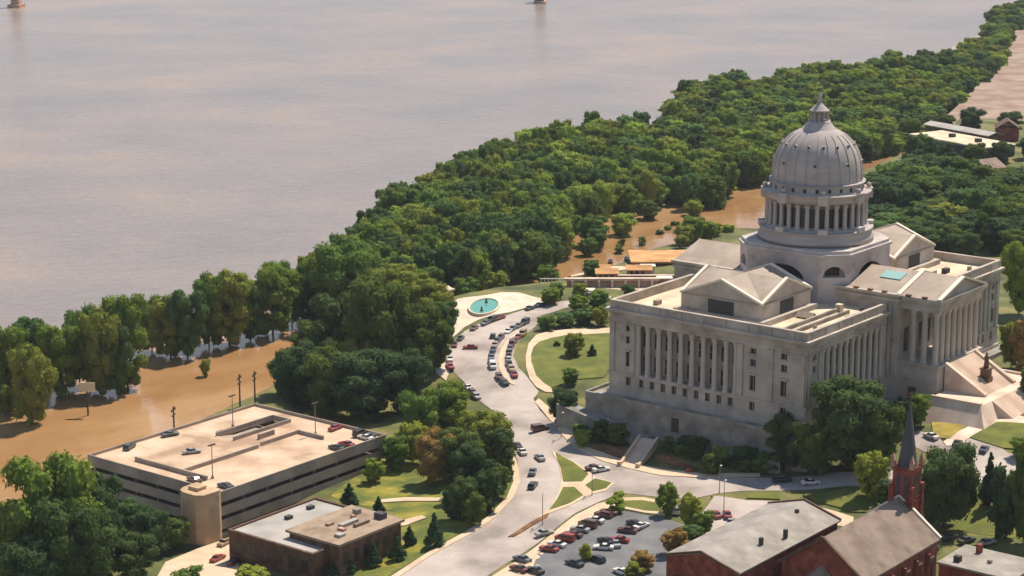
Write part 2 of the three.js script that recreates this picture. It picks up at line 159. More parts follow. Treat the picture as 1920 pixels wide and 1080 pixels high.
// noise texture in sRGB: base colours mixed by two fbm layers plus fine grain, tileable
const texCache = new Map();
function noiseTex(key, stops, { f = 4, oct = 6, grain = 0.05, size = 512, s = 1, contrast = 1.6, stretch = 1 } = {}) {
  if (texCache.has(key)) return texCache.get(key);
  const d = new Uint8Array(size * size * 4), cs = stops.map((c) => new THREE.Color(c)).map((c) => c.convertLinearToSRGB());
  for (let j = 0; j < size; j++) for (let i = 0; i < size; i++) {
    const u = i / size, v = j / size;
    let a = (fbm(u, v, f, oct, s, Math.max(1, Math.round(f * stretch))) - 0.5) * contrast + 0.5; a = Math.min(0.999, Math.max(0, a)) * (cs.length - 1);
    const k = Math.floor(a), t = a - k, g = 1 + (hash2(i, j, s + 9) - 0.5) * 2 * grain, o = (j * size + i) * 4;
    d[o] = Math.min(255, 255 * g * (cs[k].r * (1 - t) + cs[k + 1].r * t)); d[o + 1] = Math.min(255, 255 * g * (cs[k].g * (1 - t) + cs[k + 1].g * t)); d[o + 2] = Math.min(255, 255 * g * (cs[k].b * (1 - t) + cs[k + 1].b * t)); d[o + 3] = 255;
  }
  const t = new THREE.DataTexture(d, size, size); t.colorSpace = THREE.SRGBColorSpace; t.wrapS = t.wrapT = THREE.RepeatWrapping; t.magFilter = THREE.LinearFilter; t.minFilter = THREE.LinearMipmapLinearFilter; t.generateMipmaps = true; t.needsUpdate = true;
  texCache.set(key, t); return t;
}
function mat(key, stops, metres, opt = {}, m = {}) {
  const t = noiseTex(key, stops, opt).clone(); t.repeat.set(1 / metres, 1 / metres); t.needsUpdate = true;
  const r = new THREE.MeshStandardMaterial({ map: t, roughness: 0.9, ...m }); r.name = key; return r;
}
const flat = (key, c, m = {}) => { const r = new THREE.MeshStandardMaterial({ color: new THREE.Color(c), roughness: 0.85, ...m }); r.name = key; return r; };

const M = {
  stone: mat('limestone', ['#8b8073', '#a5998b', '#b0a496', '#bdb1a3'], 30, { f: 7, oct: 7, grain: 0.06, s: 3, contrast: 1.6 }),
  stoneDome: mat('dome_stone', ['#8f8681', '#a79d97', '#b2a8a2', '#c0b6af'], 24, { f: 6, oct: 7, grain: 0.06, s: 5, contrast: 1.6 }),
  podium: mat('weathered_stone', ['#6f6a62', '#8b8479', '#a0988b'], 20, { f: 5, grain: 0.06, s: 6, contrast: 2 }),
  roofGravel: mat('roof_gravel', ['#b5a38a', '#cbb89c', '#d8c8ae'], 22, { f: 4, grain: 0.06, s: 7, contrast: 1.8 }),
  roofMetal: mat('roof_metal', ['#8d7c6c', '#a08f7e', '#b0a08e'], 18, { f: 3, grain: 0.05, s: 8, contrast: 1.8 }, { roughness: 0.7 }),
  coping: flat('pale_coping', '#ddd0bc'),
  glass: flat('dark_window_glass', '#1d2023', { roughness: 0.4 }),
  dark: flat('dark_louvre', '#3c3b39'),
  skylight: flat('turquoise_skylight', '#8fb3ad', { roughness: 0.3 }),
  bronze: flat('bronze', '#6a4d38', { roughness: 0.5, metalness: 0.5 }),
  stair: mat('stair_stone', ['#b99f8b', '#cdb5a0', '#dac5b1'], 14, { f: 4, grain: 0.05, s: 9 }),
  asphalt: mat('road_surface', ['#857a72', '#9a8d84', '#a89b91', '#b3a69c'], 60, { f: 6, oct: 7, grain: 0.08, s: 10, contrast: 2 }),
  darkAsphalt: mat('lot_asphalt', ['#5d5c5e', '#6b6a6b', '#7a7876'], 24, { f: 4, grain: 0.07, s: 11, contrast: 1.8 }),
  walk: mat('concrete_walk', ['#b39a7f', '#c4ab8e', '#d0ba9f'], 16, { f: 4, grain: 0.05, s: 12 }),
  plaza: mat('plaza_paving', ['#bda894', '#cdb9a4', '#d9c8b4'], 18, { f: 5, grain: 0.05, s: 13 }),
  lawn: mat('lawn_grass', ['#4b5210', '#5b6015', '#6f6d1d'], 24, { f: 5, grain: 0.14, s: 14, contrast: 1.9 }),
  dryLawn: mat('dry_grass', ['#6f6a22', '#8b7a2c', '#a08a3a'], 24, { f: 5, grain: 0.14, s: 15, contrast: 2 }),
  ground: mat('rough_ground', ['#3b4019', '#565a26', '#7a6f3c'], 60, { f: 6, grain: 0.14, s: 16, contrast: 2 }),
  mulch: mat('mulch', ['#5f3d22', '#7c5330', '#93683f'], 9, { f: 6, grain: 0.15, s: 17, contrast: 2 }),
  deck: mat('deck_concrete', ['#9c8067', '#b4977b', '#bfa388', '#c9b096'], 46, { f: 6, oct: 7, grain: 0.05, s: 18, contrast: 2.1 }),
  garage: mat('garage_concrete', ['#85766a', '#978879', '#a69687'], 16, { f: 4, grain: 0.05, s: 19, contrast: 1.8 }),
  tower: mat('tower_concrete', ['#a58a6b', '#b99c7c', '#c7ad8d'], 16, { f: 4, grain: 0.05, s: 20, contrast: 1.8 }),
  door: flat('bronze_door', '#3d342c'),
  parkGrass: mat('mottled_grass', ['#4d5716', '#6c6c1c', '#94852c'], 30, { f: 6, grain: 0.16, s: 34, contrast: 2.3 }),
  pinkStone: mat('pink_stone', ['#9a7460', '#ad8772', '#bd9a86'], 9, { f: 5, grain: 0.08, s: 35, contrast: 2 }),
  brick: mat('red_brick', ['#6b2f26', '#84402f', '#96503d'], 10, { f: 7, grain: 0.16, s: 21, contrast: 2 }),
  brown: mat('brown_brick', ['#4b3428', '#5e4434', '#705443'], 12, { f: 6, grain: 0.12, s: 22, contrast: 1.8 }),
  brownRoof: mat('brown_gravel_roof', ['#75604e', '#8c7763', '#9f8a75'], 14, { f: 4, grain: 0.08, s: 23, contrast: 2 }),
  greyRoof: mat('grey_membrane_roof', ['#8d877e', '#9d978e', '#aaa49b'], 20, { f: 3, grain: 0.04, s: 24, contrast: 1.8 }),
  slate: mat('slate_shingles', ['#6b5a4d', '#7c6a5c', '#8b796b'], 12, { f: 5, grain: 0.09, s: 25, contrast: 1.8 }),
  paleSlate: mat('pale_shingles', ['#817a70', '#928b81', '#9f988e'], 14, { f: 4, grain: 0.07, s: 26, contrast: 1.8 }),
  spire: mat('spire_slate', ['#3a383a', '#4a4749', '#5a5655'], 5, { f: 5, grain: 0.08, s: 27 }),
  orangeRoof: mat('muddy_flat_roof', ['#a97a4c', '#bf8e5b', '#cf9f6a'], 20, { f: 4, grain: 0.05, s: 28, contrast: 1.8 }),
  rail: mat('muddy_gravel', ['#7d6555', '#8d7565', '#9a8676'], 60, { f: 6, grain: 0.06, s: 29, contrast: 2.2 }),
  bark: flat('bark', '#4a3c2e'),
  wood: flat('creosoted_pole', '#4a3f36'),
  metal: flat('galvanised_metal', '#8d8a84', { roughness: 0.5, metalness: 0.6 }),
  cream: flat('cream_board', '#cbbf9c'),
  pool: flat('pool_water', '#4c9486', { roughness: 0.12 }),
  tire: flat('tyre_rubber', '#17171a'),
  carGlass: flat('car_glass', '#191d22', { roughness: 0.1 }),
  lamp: flat('lamp_lens', '#d9d4c4'),
};

// ---------------------------------------------------------------- terrain and water
const LEVEL = -23;
function terrain(x, z) {
  let a = 0, w = 0;
  for (const [cx, cz, ch] of TERRAIN) { const q = 1 / Math.pow((cx - x) * (cx - x) + (cz - z) * (cz - z) + 60, 1.7); a += q * ch; w += q; }
  return a / w;
}
// flooded shoreline: north of it the land dips below the water
const SHORE = [[-6000, -100], [-300, -128], [-200, -140], [-165, -148], [-110, -158], [-60, -170], [-20, -184], [40, -196], [100, -190], [135, -188], [165, -190], [200, -196], [250, -197], [300, -198], [400, -216], [545, -240], [672, -282], [850, -345], [1058, -426], [1329, -540], [8000, -800]];
function shoreZ(x) { for (let i = 0; i < SHORE.length - 1; i++) if (x <= SHORE[i + 1][0]) { const [a, b] = [SHORE[i], SHORE[i + 1]]; return a[1] + (b[1] - a[1]) * (x - a[0]) / (b[0] - a[0]); } return -800; }
function height(x, z) { const d = shoreZ(x) - z, y = terrain(x, z); return d > -14 ? Math.min(y, d > 0 ? -23 - Math.min(6, d * 0.25) : -23 + (-d) * 0.55) : y; }
const groundAt = (x, z) => Math.max(LEVEL, height(x, z));
{
  const run = (...segs) => { const r = []; for (const [a, b, s] of segs) for (let v = a; v < b - 1e-6; v += s) r.push(v); r.push(segs.at(-1)[1]); return r; };
  const xs = run([-6000, -400, 400], [-400, -280, 12], [-280, 300, 4], [300, 700, 8], [700, 1600, 30], [1600, 8000, 800]);
  const zs = run([-7000, -700, 700], [-700, -260, 20], [-260, 130, 4], [130, 400, 20], [400, 4000, 600]);
  const pos = [], uv = [], idx = [];
  for (const z of zs) for (const x of xs) { const far = Math.abs(x) > 1700 || z < -720 || z > 420; let y = height(x, z); if (far && z < -250) y = -30; pos.push(x, y, z); uv.push(x, z); }
  const n = xs.length;
  for (let j = 0; j < zs.length - 1; j++) for (let i = 0; i < n - 1; i++) { const a = j * n + i; idx.push(a, a + n, a + 1, a + 1, a + n, a + n + 1); }
  const g = new THREE.BufferGeometry(); g.setAttribute('position', new THREE.Float32BufferAttribute(pos, 3)); g.setAttribute('uv', new THREE.Float32BufferAttribute(uv, 2)); g.setIndex(idx); g.computeVertexNormals();
  structure('ground', g, M.ground);
}
{
  // the river proper and the calmer flood water over the bottomland meet along a line under the trees
  const seam = [[-6000, -268], [-200, -268], [-120, -266], [-40, -266], [40, -268], [110, -280], [200, -305], [330, -335], [520, -372], [800, -400], [1100, -480], [1500, -560], [8000, -700]];
  const strip = (zf) => {
    const pos = [], uv = [], idx = [];
    const dense = []; for (let i = 0; i < seam.length - 1; i++) { const k = 4; for (let q = 0; q < k; q++) { const t = q / k; dense.push([seam[i][0] * (1 - t) + seam[i + 1][0] * t, seam[i][1] * (1 - t) + seam[i + 1][1] * t]); } } dense.push(seam.at(-1));
    dense.forEach(([x, z], i) => { pos.push(x, LEVEL, z, x, LEVEL, zf); uv.push(x, z, x, zf); if (i) { const a = 2 * i - 2; zf < -1000 ? idx.push(a, a + 2, a + 1, a + 1, a + 2, a + 3) : idx.push(a, a + 1, a + 2, a + 1, a + 3, a + 2); } });
    const g = new THREE.BufferGeometry(); g.setAttribute('position', new THREE.Float32BufferAttribute(pos, 3)); g.setAttribute('uv', new THREE.Float32BufferAttribute(uv, 2)); g.setIndex(idx); g.computeVertexNormals(); return g;
  };
  const ripple = noiseTex('ripple', ['#000000', '#ffffff'], { f: 10, oct: 5, grain: 0, s: 41, contrast: 1.4, stretch: 2 }).clone(); ripple.colorSpace = THREE.NoColorSpace; ripple.repeat.set(1 / 70, 1 / 70); ripple.needsUpdate = true;
  const river = mat('silty_river', ['#766d68', '#7f746d', '#887a70', '#94806f'], 700, { f: 9, oct: 7, grain: 0.04, s: 42, contrast: 1.7, stretch: 1 }, { roughness: 0.25, bumpMap: ripple, bumpScale: 0.5 });
  structure('river', strip(-7000), river);
  const rip2 = ripple.clone(); rip2.repeat.set(1 / 40, 1 / 40); rip2.needsUpdate = true;
  structure('flood_water', strip(200), mat('flood_water_silt', ['#96704a', '#a27c54', '#ae8a64'], 140, { f: 4, oct: 5, grain: 0.02, s: 43, contrast: 2, stretch: 2 }, { roughness: 0.1, bumpMap: rip2, bumpScale: 0.06 }));
}
// draped sheet with a kerb skirt
const tess = new TessellateModifier(4, 7);
let layer = 0;
const lie = (x, z) => height(x, z);
function sheet(name, poly, m, off, flatY) {
  const height = (x, z) => flatY ?? lie(x, z);
  off += (layer++) * 0.004;
  const s = poly.map(([x, z]) => new THREE.Vector2(x, z));
  const faces = THREE.ShapeUtils.triangulateShape(s, []);
  const a = []; for (const f of faces) for (const i of f) a.push(s[i].x, 0, s[i].y);
  let g = new THREE.BufferGeometry(); g.setAttribute('position', new THREE.Float32BufferAttribute(a, 3));
  g = tess.modify(g); const p = g.attributes.position, arr = Array.from(p.array);
  for (let i = 0; i < p.count; i++) arr[3 * i + 1] = height(arr[3 * i], arr[3 * i + 2]) + off;
  // make all faces look up
  for (let i = 0; i < arr.length; i += 9) { const ax = arr[i + 3] - arr[i], az = arr[i + 5] - arr[i + 2], bx = arr[i + 6] - arr[i], bz = arr[i + 8] - arr[i + 2]; if (az * bx - ax * bz < 0) for (let q = 0; q < 3; q++) { const t = arr[i + 3 + q]; arr[i + 3 + q] = arr[i + 6 + q]; arr[i + 6 + q] = t; } }
  for (let i = 0; i < poly.length; i++) {
    const [x0, z0] = poly[i], [x1, z1] = poly[(i + 1) % poly.length], n = Math.max(1, Math.ceil(Math.hypot(x1 - x0, z1 - z0) / 3));
    for (let k = 0; k < n; k++) {
      const A = [x0 + (x1 - x0) * k / n, z0 + (z1 - z0) * k / n], B = [x0 + (x1 - x0) * (k + 1) / n, z0 + (z1 - z0) * (k + 1) / n];
      const ya = height(...A) + off, yb = height(...B) + off, d = 0.5;
      arr.push(A[0], ya, A[1], B[0], yb, B[1], B[0], yb - d, B[1], A[0], ya, A[1], B[0], yb - d, B[1], A[0], ya - d, A[1]);
    }
  }
  const o = new THREE.BufferGeometry(); o.setAttribute('position', new THREE.Float32BufferAttribute(arr, 3));
  return structure(name, boxUV(o), m);
}
sheet('lawn', PAVING.west_green, M.parkGrass, 0.06);
sheet('lawn', PAVING.church_lawn, M.lawn, 0.06);
sheet('road', PAVING.avenue, M.asphalt, 0.12);
sheet('church_path', PAVING.church_walk, M.walk, 0.12);
sheet('parking_lot', PAVING.park_drive_lot, M.darkAsphalt, 0.14);
sheet('road', PAVING.south_street, M.asphalt, 0.12);
sheet('pavement', PAVING.lot_apron, M.walk, 0.13);
sheet('pavement', PAVING.hall_apron, M.asphalt, 0.13);
sheet('plaza', PAVING.plaza, M.plaza, 0.28);
sheet('median', PAVING.crescent_median, M.walk, 0.3);
sheet('path', PAVING.oval_walk, M.walk, 0.26);
sheet('lawn', PAVING.oval_lawn, M.lawn, 0.26);
sheet('pavement', PAVING.capitol_walk, M.walk, 0.26);
sheet('pavement', PAVING.west_walk, M.walk, 0.26);
sheet('traffic_island', PAVING.island_walk, M.walk, 0.24);
for (const k of ['island_a', 'island_b', 'island_c']) sheet('lawn', PAVING[k], M.lawn, 0.3);
sheet('median', PAVING.median_strip, M.mulch, 0.3);
sheet('pavement', PAVING.lot_walk, M.walk, 0.26);
for (const k of ['lot_grass', 'street_grass', 'school_grass', 'south_lawn', 'south_lawn2']) sheet('lawn', PAVING[k], M.lawn, 0.3);
sheet('lawn', PAVING.south_lawn3, M.dryLawn, 0.3);
sheet('path', PAVING.south_walk, M.stair, 0.24);
sheet('driveway', PAVING.garage_drive, M.walk, 0.12);
sheet('path', PAVING.park_path, M.walk, 0.2);
sheet('path', PAVING.park_path2, M.walk, 0.2);
sheet('flower_bed', PAVING.mulch_bed, M.mulch, 0.2);
sheet('flower_bed', PAVING.mulch_bed2, M.mulch, 0.2);
sheet('rail_yard', [[545, -240], [672, -282], [850, -344], [1058, -424], [1329, -536], [1560, -560], [1009, -340], [660, -212]], M.rail, 0, -17.9);

// ---------------------------------------------------------------- the capitol
const STOREY = { base: 6.4, colTop: 21.5, roof: 25, top: 27.6 };
const columnGeo = (r, y0, y1, n = 14) => {
  const h = y1 - y0;
  const shaft = lathe([[r * 1.25, 0], [r * 1.25, 0.35], [r * 1.08, 0.5], [r, 0.8], [r * 0.99, h * 0.4], [r * 0.86, h - 1.5], [r * 0.98, h - 1.2], [r * 1.2, h - 0.5], [r * 1.3, h - 0.45], [r * 1.3, h]], n);
  shaft.translate(0, y0, 0); return shaft;
};
const COL = columnGeo(0.78, 6.85, STOREY.colTop);
// one facade in its own plane: u runs right along the wall seen from outside, z points out
function facade(parent, name, L, pos, turn, { windows = [], colonnade, pilasters = [], ext = 0, ext0 = 0, ext1 = 0, trim0 = 0, trim1 = 0, y0 = 0, label }) {
  const s = new THREE.Shape(); s.moveTo(0, y0); s.lineTo(L, y0); s.lineTo(L, STOREY.roof); s.lineTo(0, STOREY.roof); s.closePath();
  const hole = (a, b, c, d) => { const h = new THREE.Path(); h.moveTo(a, c); h.lineTo(a, d); h.lineTo(b, d); h.lineTo(b, c); h.closePath(); s.holes.push(h); };
  const geos = [], panes = [], cols = [];
  for (const [u, y, w, h] of windows) { hole(u - w / 2, u + w / 2, y - h / 2, y + h / 2); panes.push([u, y, w, h, -0.75]); geos.push(box(u - 0.07, u + 0.07, y - h / 2, y + h / 2, -0.66, -0.55), box(u - w / 2 - 0.25, u + w / 2 + 0.25, y - h / 2 - 0.35, y - h / 2, 0.003, 0.3)); if (h > 3) geos.push(box(u - w / 2 - 0.4, u + w / 2 + 0.4, y + h / 2 + 0.3, y + h / 2 + 0.75, 0.003, 0.45)); }
  if (colonnade) {
    const { u0, u1, n } = colonnade, w = (u1 - u0) / n, c0 = 6.85, c1 = STOREY.colTop;
    hole(u0, u1, c0, c1);
    geos.push(box(u0 - 0.3, u1 + 0.3, c0 - 0.6, c1 + 0.5, -3.6, -3.0), box(u0 - 0.3, u0, c0, c1, -3, -1.003), box(u1, u1 + 0.3, c0, c1, -3, -1.003), box(u0, u1, c0 - 0.6, c0 - 0.003, -3, -1.003), box(u0, u1, c1 + 0.003, c1 + 0.5, -3, -1.003));
    for (let i = 0; i < n; i++) {
      const u = u0 + (i + 0.5) * w, ww = w * 0.66;
      for (const [yc, hh] of [[9.9, 4.6], [16.7, 4.2]]) { panes.push([u, yc, ww, hh, -2.93]); geos.push(box(u - ww / 2 - 0.25, u + ww / 2 + 0.25, yc + hh / 2, yc + hh / 2 + 0.4, -2.997, -2.6), box(u - 0.06, u + 0.06, yc - hh / 2, yc + hh / 2, -2.86, -2.8), box(u - ww / 2, u + ww / 2, yc - 0.06, yc + 0.06, -2.87, -2.81)); }
      if (i) cols.push(u0 + i * w);
    }
    cols.push(u0 + 0.55, u1 - 0.55);
  }
  for (const u of pilasters) geos.push(box(u - 0.75, u + 0.75, 6.9, 21.4, 0.003, 0.45), box(u - 0.95, u + 0.95, 20.6, 21.45, 0.003, 0.6));
  const wall = boxUV(new THREE.ExtrudeGeometry(s, { depth: 1, bevelEnabled: false }).translate(0, 0, -1));
  const band = (a, b, p) => geos.push(box(-Math.min(ext, p) - ext0, L + Math.min(ext, p) + ext1, a, b, 0.003, p));
  band(y0, y0 + 1.1, 0.5); band(6.05, 6.8, 0.35); band(21.5, 22.5, 0.25); band(24, 24.45, 0.5); band(24.45, 25.25, 1.05); geos.push(box(-ext0, L + ext1, 22.5, 24, 0.003, 0.12));
  geos.push(box(trim0, L - trim1, 25.003, 27.15, -0.85, -0.1), box(trim0, L - trim1, 27.15, 27.6, -1.0, 0.08));
  for (let u = 2.2; u < L - 1; u += 7.2) geos.push(box(u - 0.6, u + 0.6, 25.26, 27.12, -0.097, 0.16));
  const m = mesh(name, [wall, ...geos], M.stone, parent); m.position.set(...pos); m.rotation.y = turn; if (label) m.userData.label = label;
  for (const [u, y, w, h, z] of panes) mesh('window', box(u - w / 2, u + w / 2, y - h / 2, y + h / 2, z - 0.06, z), M.glass, m);
  for (const u of cols) { const c = mesh('column', COL, M.stone, m); c.position.set(u, 0, -0.55); }
  return m;
}
const capitol = thing('capitol_building', 'domed limestone capitol with long colonnaded wings on the bluff', 'building', [0, 0, 0]);
{
  const C = capitol;
  // stacked windows of an end bay
  const stack = (u) => [[u, 4.5, 1.7, 2.4], [u, 11, 1.9, 4.2], [u, 16.7, 1.9, 2], [u, 20, 1.9, 1.6]];
  const H = 32.2, E = 59;
  const bays = (u0, u1, n) => Array.from({ length: n }, (_, i) => [u0 + (u1 - u0) * (i + 0.5) / n, 4.5, 1.6, 2.4]);
  // west end: seen from outside u runs from north (z -32.2) to south
  facade(C, 'west_facade', 2 * H, [-E, 0, -H], -Math.PI / 2, { ext: 1.05, colonnade: { u0: 9.2, u1: 42.6, n: 9 }, windows: [...stack(6.6), ...bays(9.2, 42.6, 9), ...stack(47.7), ...stack(57.4)], pilasters: [1.1, 8.1, 43.9, 53.4, 63.3] });
  facade(C, 'east_facade', 2 * H, [E, 0, H], Math.PI / 2, { ext: 1.05, colonnade: { u0: 12, u1: 52, n: 10 }, windows: [...stack(6), ...bays(12, 52, 10), ...stack(58)], pilasters: [1.1, 10.8, 53.2, 63.3] });
  for (const [nm, x0, u0, u1, su] of [['south_wing_facade', -E + 1, 7.4, 41.6, 3.2], ['south_wing_facade', 14.4, 2, 36.2, 40]])
    facade(C, nm, E - 15.4, [x0, 0, H], 0, { colonnade: { u0, u1, n: 10 }, windows: [...bays(u0, u1, 10), ...stack(su)], pilasters: [su - 2.6, su + 2.6], ext0: x0 < 0 ? 1 : 0, ext1: x0 < 0 ? 0 : 1, trim0: x0 < 0 ? 0.1 : 0, trim1: x0 < 0 ? 0 : 0.1 });
  for (const x0 of [-14.4, E - 1]) facade(C, 'north_wing_facade', E - 15.4, [x0, 0, -H], Math.PI, { windows: [...stack(4.2), ...stack(12), ...stack(20), ...stack(28), ...stack(36)], ext0: x0 > 0 ? 1 : 0, ext1: x0 > 0 ? 0 : 1, trim0: x0 > 0 ? 0.1 : 0, trim1: x0 > 0 ? 0 : 0.1 });
  // solid cores and flat roofs of the wings
  for (const [a, b] of [[-E + 3.7, -13.4], [13.4, E - 3.7]]) {
    mesh('wing_core', box(a, b, 0.02, 24.4, -H + 3.7, H - 3.7), M.stone, C);
    mesh('wing_roof', box(Math.min(a, b) - (a < 0 ? 3.0 : 0), Math.max(a, b) + (a < 0 ? 0 : 3.0), 24.45, 25.02, -H + 0.9, H - 0.9), M.roofGravel, C);
  }
  // cross-gabled attic over each wing
  for (const s of [-1, 1]) {
    const cx = s * 38, hw = 13.2, ye = 31, yr = 36.2;
    const wing = [box(cx - hw, cx + hw, 25.03, ye, -hw, hw)];
    for (const d of [-1, 1]) {
      wing.push(tri([[[cx + d * hw, ye, -hw], [cx + d * hw, ye, hw], [cx + d * hw, yr, 0]], [[cx + d * (hw - 0.8), ye, -hw], [cx + d * (hw - 0.8), ye, hw], [cx + d * (hw - 0.8), yr, 0]]]));
      wing.push(tri([[[cx - hw, ye, d * hw], [cx + hw, ye, d * hw], [cx, yr, d * hw]], [[cx - hw, ye, d * (hw - 0.8)], [cx + hw, ye, d * (hw - 0.8)], [cx, yr, d * (hw - 0.8)]]]));
    }
    wing.push(box(cx - hw - 1.6, cx + hw + 1.6, 25.03, 26.6, -hw - 1.6, -hw - 0.003), box(cx - hw - 1.6, cx + hw + 1.6, 25.03, 26.6, hw + 0.003, hw + 1.6), box(cx - hw - 1.6, cx - hw - 0.003, 25.03, 26.6, -hw, hw), box(cx + hw + 0.003, cx + hw + 1.6, 25.03, 26.6, -hw, hw));
    const attic = mesh('attic', wing, M.stone, C);
    const r = hw - 0.2;
    const roof = mesh('attic_roof', [gableRoof('x', cx - r, cx + r, 0, hw, ye + 0.15, yr - 0.1, 0.3, 0.3), gableRoof('z', -r, r, cx, hw, ye + 0.147, yr - 0.103, 0.3, 0.3)], M.roofMetal, C);
    const rake = (P0, P1, ax) => { // raised coping along a sloping gable edge
      const a = V(...P0), b = V(...P1), L = a.distanceTo(b), g = new THREE.BoxGeometry(ax === 'x' ? 1 : L, 0.6, ax === 'x' ? L : 1);
      const q = new THREE.Quaternion().setFromUnitVectors(ax === 'x' ? V(0, 0, 1) : V(1, 0, 0), b.clone().sub(a).normalize()); g.applyQuaternion(q); g.translate((a.x + b.x) / 2, (a.y + b.y) / 2 + 0.12, (a.z + b.z) / 2); return boxUV(g);
    };
    for (const d of [-1, 1]) for (const e of [-1, 1]) {
      mesh('gable_coping', rake([cx + d * (hw - 0.1), ye, e * (hw + 0.3)], [cx + d * (hw - 0.1), yr + 0.05, 0], 'x'), M.coping, attic);
      mesh('gable_coping', rake([cx + e * (hw + 0.3), ye - 0.004, d * (hw - 0.1)], [cx, yr + 0.046, d * (hw - 0.1)], 'z'), M.coping, attic);
    }
    const lou = (x0, x1, z0, z1) => mesh('louvre', box(x0, x1, 26.62, 30.4, z0, z1), M.dark, attic);
    for (const d of [-1, 1]) { lou(cx + d * hw - 0.12, cx + d * hw + 0.12, -4.2, 4.2); lou(cx - 3.6, cx + 3.6, d * hw - 0.12, d * hw + 0.12); }
    // long low light wells on the roof either side of the attic
    if (s < 0) for (const d of [1]) for (const zz of [21, 24.5]) mesh('light_well_curb', box(cx - 15, cx + 15, 25.03, 26.1, d * zz - 0.4, d * zz + 0.4), M.podium, C);
    if (s < 0) mesh('skylight_ridge', gableRoof('z', 15.2, 20.5, cx + s * -3, 1.6, 25.5, 26.8, 0.2, 0), M.roofMetal, C);
  }
  // centre block
  mesh('centre_block', [box(-14.4, 14.4, -6, 30, -40, 35.5), box(-14.9, 14.9, 28.4, 29.1, -40.4, 36), box(-15.2, 15.2, 29.9, 30.5, -40.8, 36.3), box(-14.9, 14.9, 6, 6.8, 33.3, 36)], M.stone, C);
  for (const z of [33.2, 34.6]) for (const s of [-1, 1]) mesh('pilaster', box(s > 0 ? 14.403 : -14.85, s > 0 ? 14.85 : -14.403, 7, 27.5, z - 0.55, z + 0.55), M.stone, C);
  // south portico
  const py0 = 11.5, py1 = 26.4;
  const portico = mesh('portico', [box(-13.6, 13.6, -3, py0, 35.503, 48), box(-14, 14, py0 - 0.8, py0 - 0.003, 35.506, 48.4)], M.stone, C);
  mesh('pediment', [box(-13.3, 13.3, py1, 28.6, 35.503, 47.6), box(-14, 14, 28.6, 29.3, 35.503, 48.2), box(-14.5, 14.5, 29.3, 30.2, 36.4, 48.7),
    tri([[[-13.6, 30.2, 47.6], [13.6, 30.2, 47.6], [0, 34.3, 47.6]], [[-13.6, 30.2, 46.9], [13.6, 30.2, 46.9], [0, 34.3, 46.9]]])], M.stone, C);
  const PC = columnGeo(0.9, py0, py1, 16);
  for (let i = 0; i < 8; i++) { const c = mesh('column', PC, M.stone, portico); c.position.set(-12.3 + 24.6 * i / 7, 0, 46.4); }
  for (const s of [-1, 1]) for (const z of [42.9, 39.4]) { const c = mesh('column', PC, M.stone, portico); c.position.set(s * 12.3, 0, z); }
  for (const x of [-9, -4.5, 0, 4.5, 9]) mesh('window', box(x - 1.2, x + 1.2, 13, 20, 35.55, 35.62), M.glass, portico);
  mesh('side_door', box(-13.66, -13.55, -1, 4.2, 39.2, 41.6), M.door, portico);
  const proof = mesh('portico_roof', gableRoof('z', 19, 48.4, 0, 14, 30.4, 34.6, 0.4, 0.3), M.roofMetal, C);
  for (const z of [35.4, 47.9]) for (const s of [-1, 1]) {
    const a = V(s * 14.3, 30.35, z), b = V(0, 34.65, z), L = a.distanceTo(b), g = new THREE.BoxGeometry(L, 0.5, 1.3), q = new THREE.Quaternion().setFromUnitVectors(V(1, 0, 0), b.clone().sub(a).normalize()); g.applyQuaternion(q); g.translate((a.x + b.x) / 2, (a.y + b.y) / 2 + 0.15, z); mesh('raking_cornice', boxUV(g), M.coping, proof);
  }
  { const sl = Math.atan2(4.2, 14), g = new THREE.BoxGeometry(4.2, 0.2, 6.5); g.rotateZ(sl); g.translate(-4.6, 33.42, 28.5); mesh('skylight', boxUV(g), M.skylight, proof); }
  mesh('north_roof', gableRoof('z', -40.5, -19, 0, 14, 30.4, 34.6, 0.4, 0.3), M.roofMetal, C);
  mesh('centre_roof', box(-14.3, 14.3, 30.5, 30.62, -19, 19), M.roofMetal, C);
  // penthouses and vents on the east wing roof
  mesh('roof_penthouse', box(20, 26, 25.03, 29.4, 22, 27), M.roofGravel, C);
  mesh('roof_vent', [box(30, 32.4, 25.03, 27.6, 20.2, 22.4)], M.bronze, C);
  mesh('roof_vent', [box(17, 21, 25.03, 26.8, 17, 19)], M.bronze, C);
  for (const [x, z, w, d, hh, m] of [[-54, -20, 1.2, 1.2, 1, M.metal], [-54.5, 22, 1.6, 1.2, 1.1, M.dark], [-46, 27, 0.8, 0.8, 1.4, M.metal], [-30, 28.5, 2.4, 1.4, 1.2, M.metal], [-22, 21, 1.8, 1.8, 2, M.roofGravel], [-20, 27, 0.7, 0.7, 1.5, M.dark], [-47, -24, 2.2, 1.6, 1.3, M.roofMetal], [-30, -26, 1, 1, 1.2, M.metal], [30, 27.5, 1.2, 1.2, 1, M.metal], [42, 22, 2.6, 1.6, 1.5, M.dark], [50, 26, 1.2, 1, 1.2, M.metal], [55, 10, 1.6, 1.6, 1.3, M.metal], [54, -8, 3, 2, 2, M.roofMetal]]) mesh('roof_vent', box(x - w / 2, x + w / 2, 25.03, 25.03 + hh, z - d / 2, z + d / 2), m, C);
  for (const z of [22, 26.5, 31, 38.5, 43.5]) mesh('scupper', box(-14.9, -13.9, 30.32, 30.95, z - 0.7, z + 0.7), M.bronze, C);
  // podium under the building with its low terrace parapet
  const pod = mesh('podium', [box(-63.8, 62, -15, -0.02, -37, 36), box(-64.1, -63.4, -0.02, 0.85, -37, 30), box(-63.4, 10, -0.02, 0.85, -37.3, -36.6), box(-64.15, -63.803, -1.6, -1.1, -37, 36)], M.podium, C);
  mesh('basement_door', box(-63.95, -63.81, -5.8, -1.6, -7.4, -5), M.door, pod);
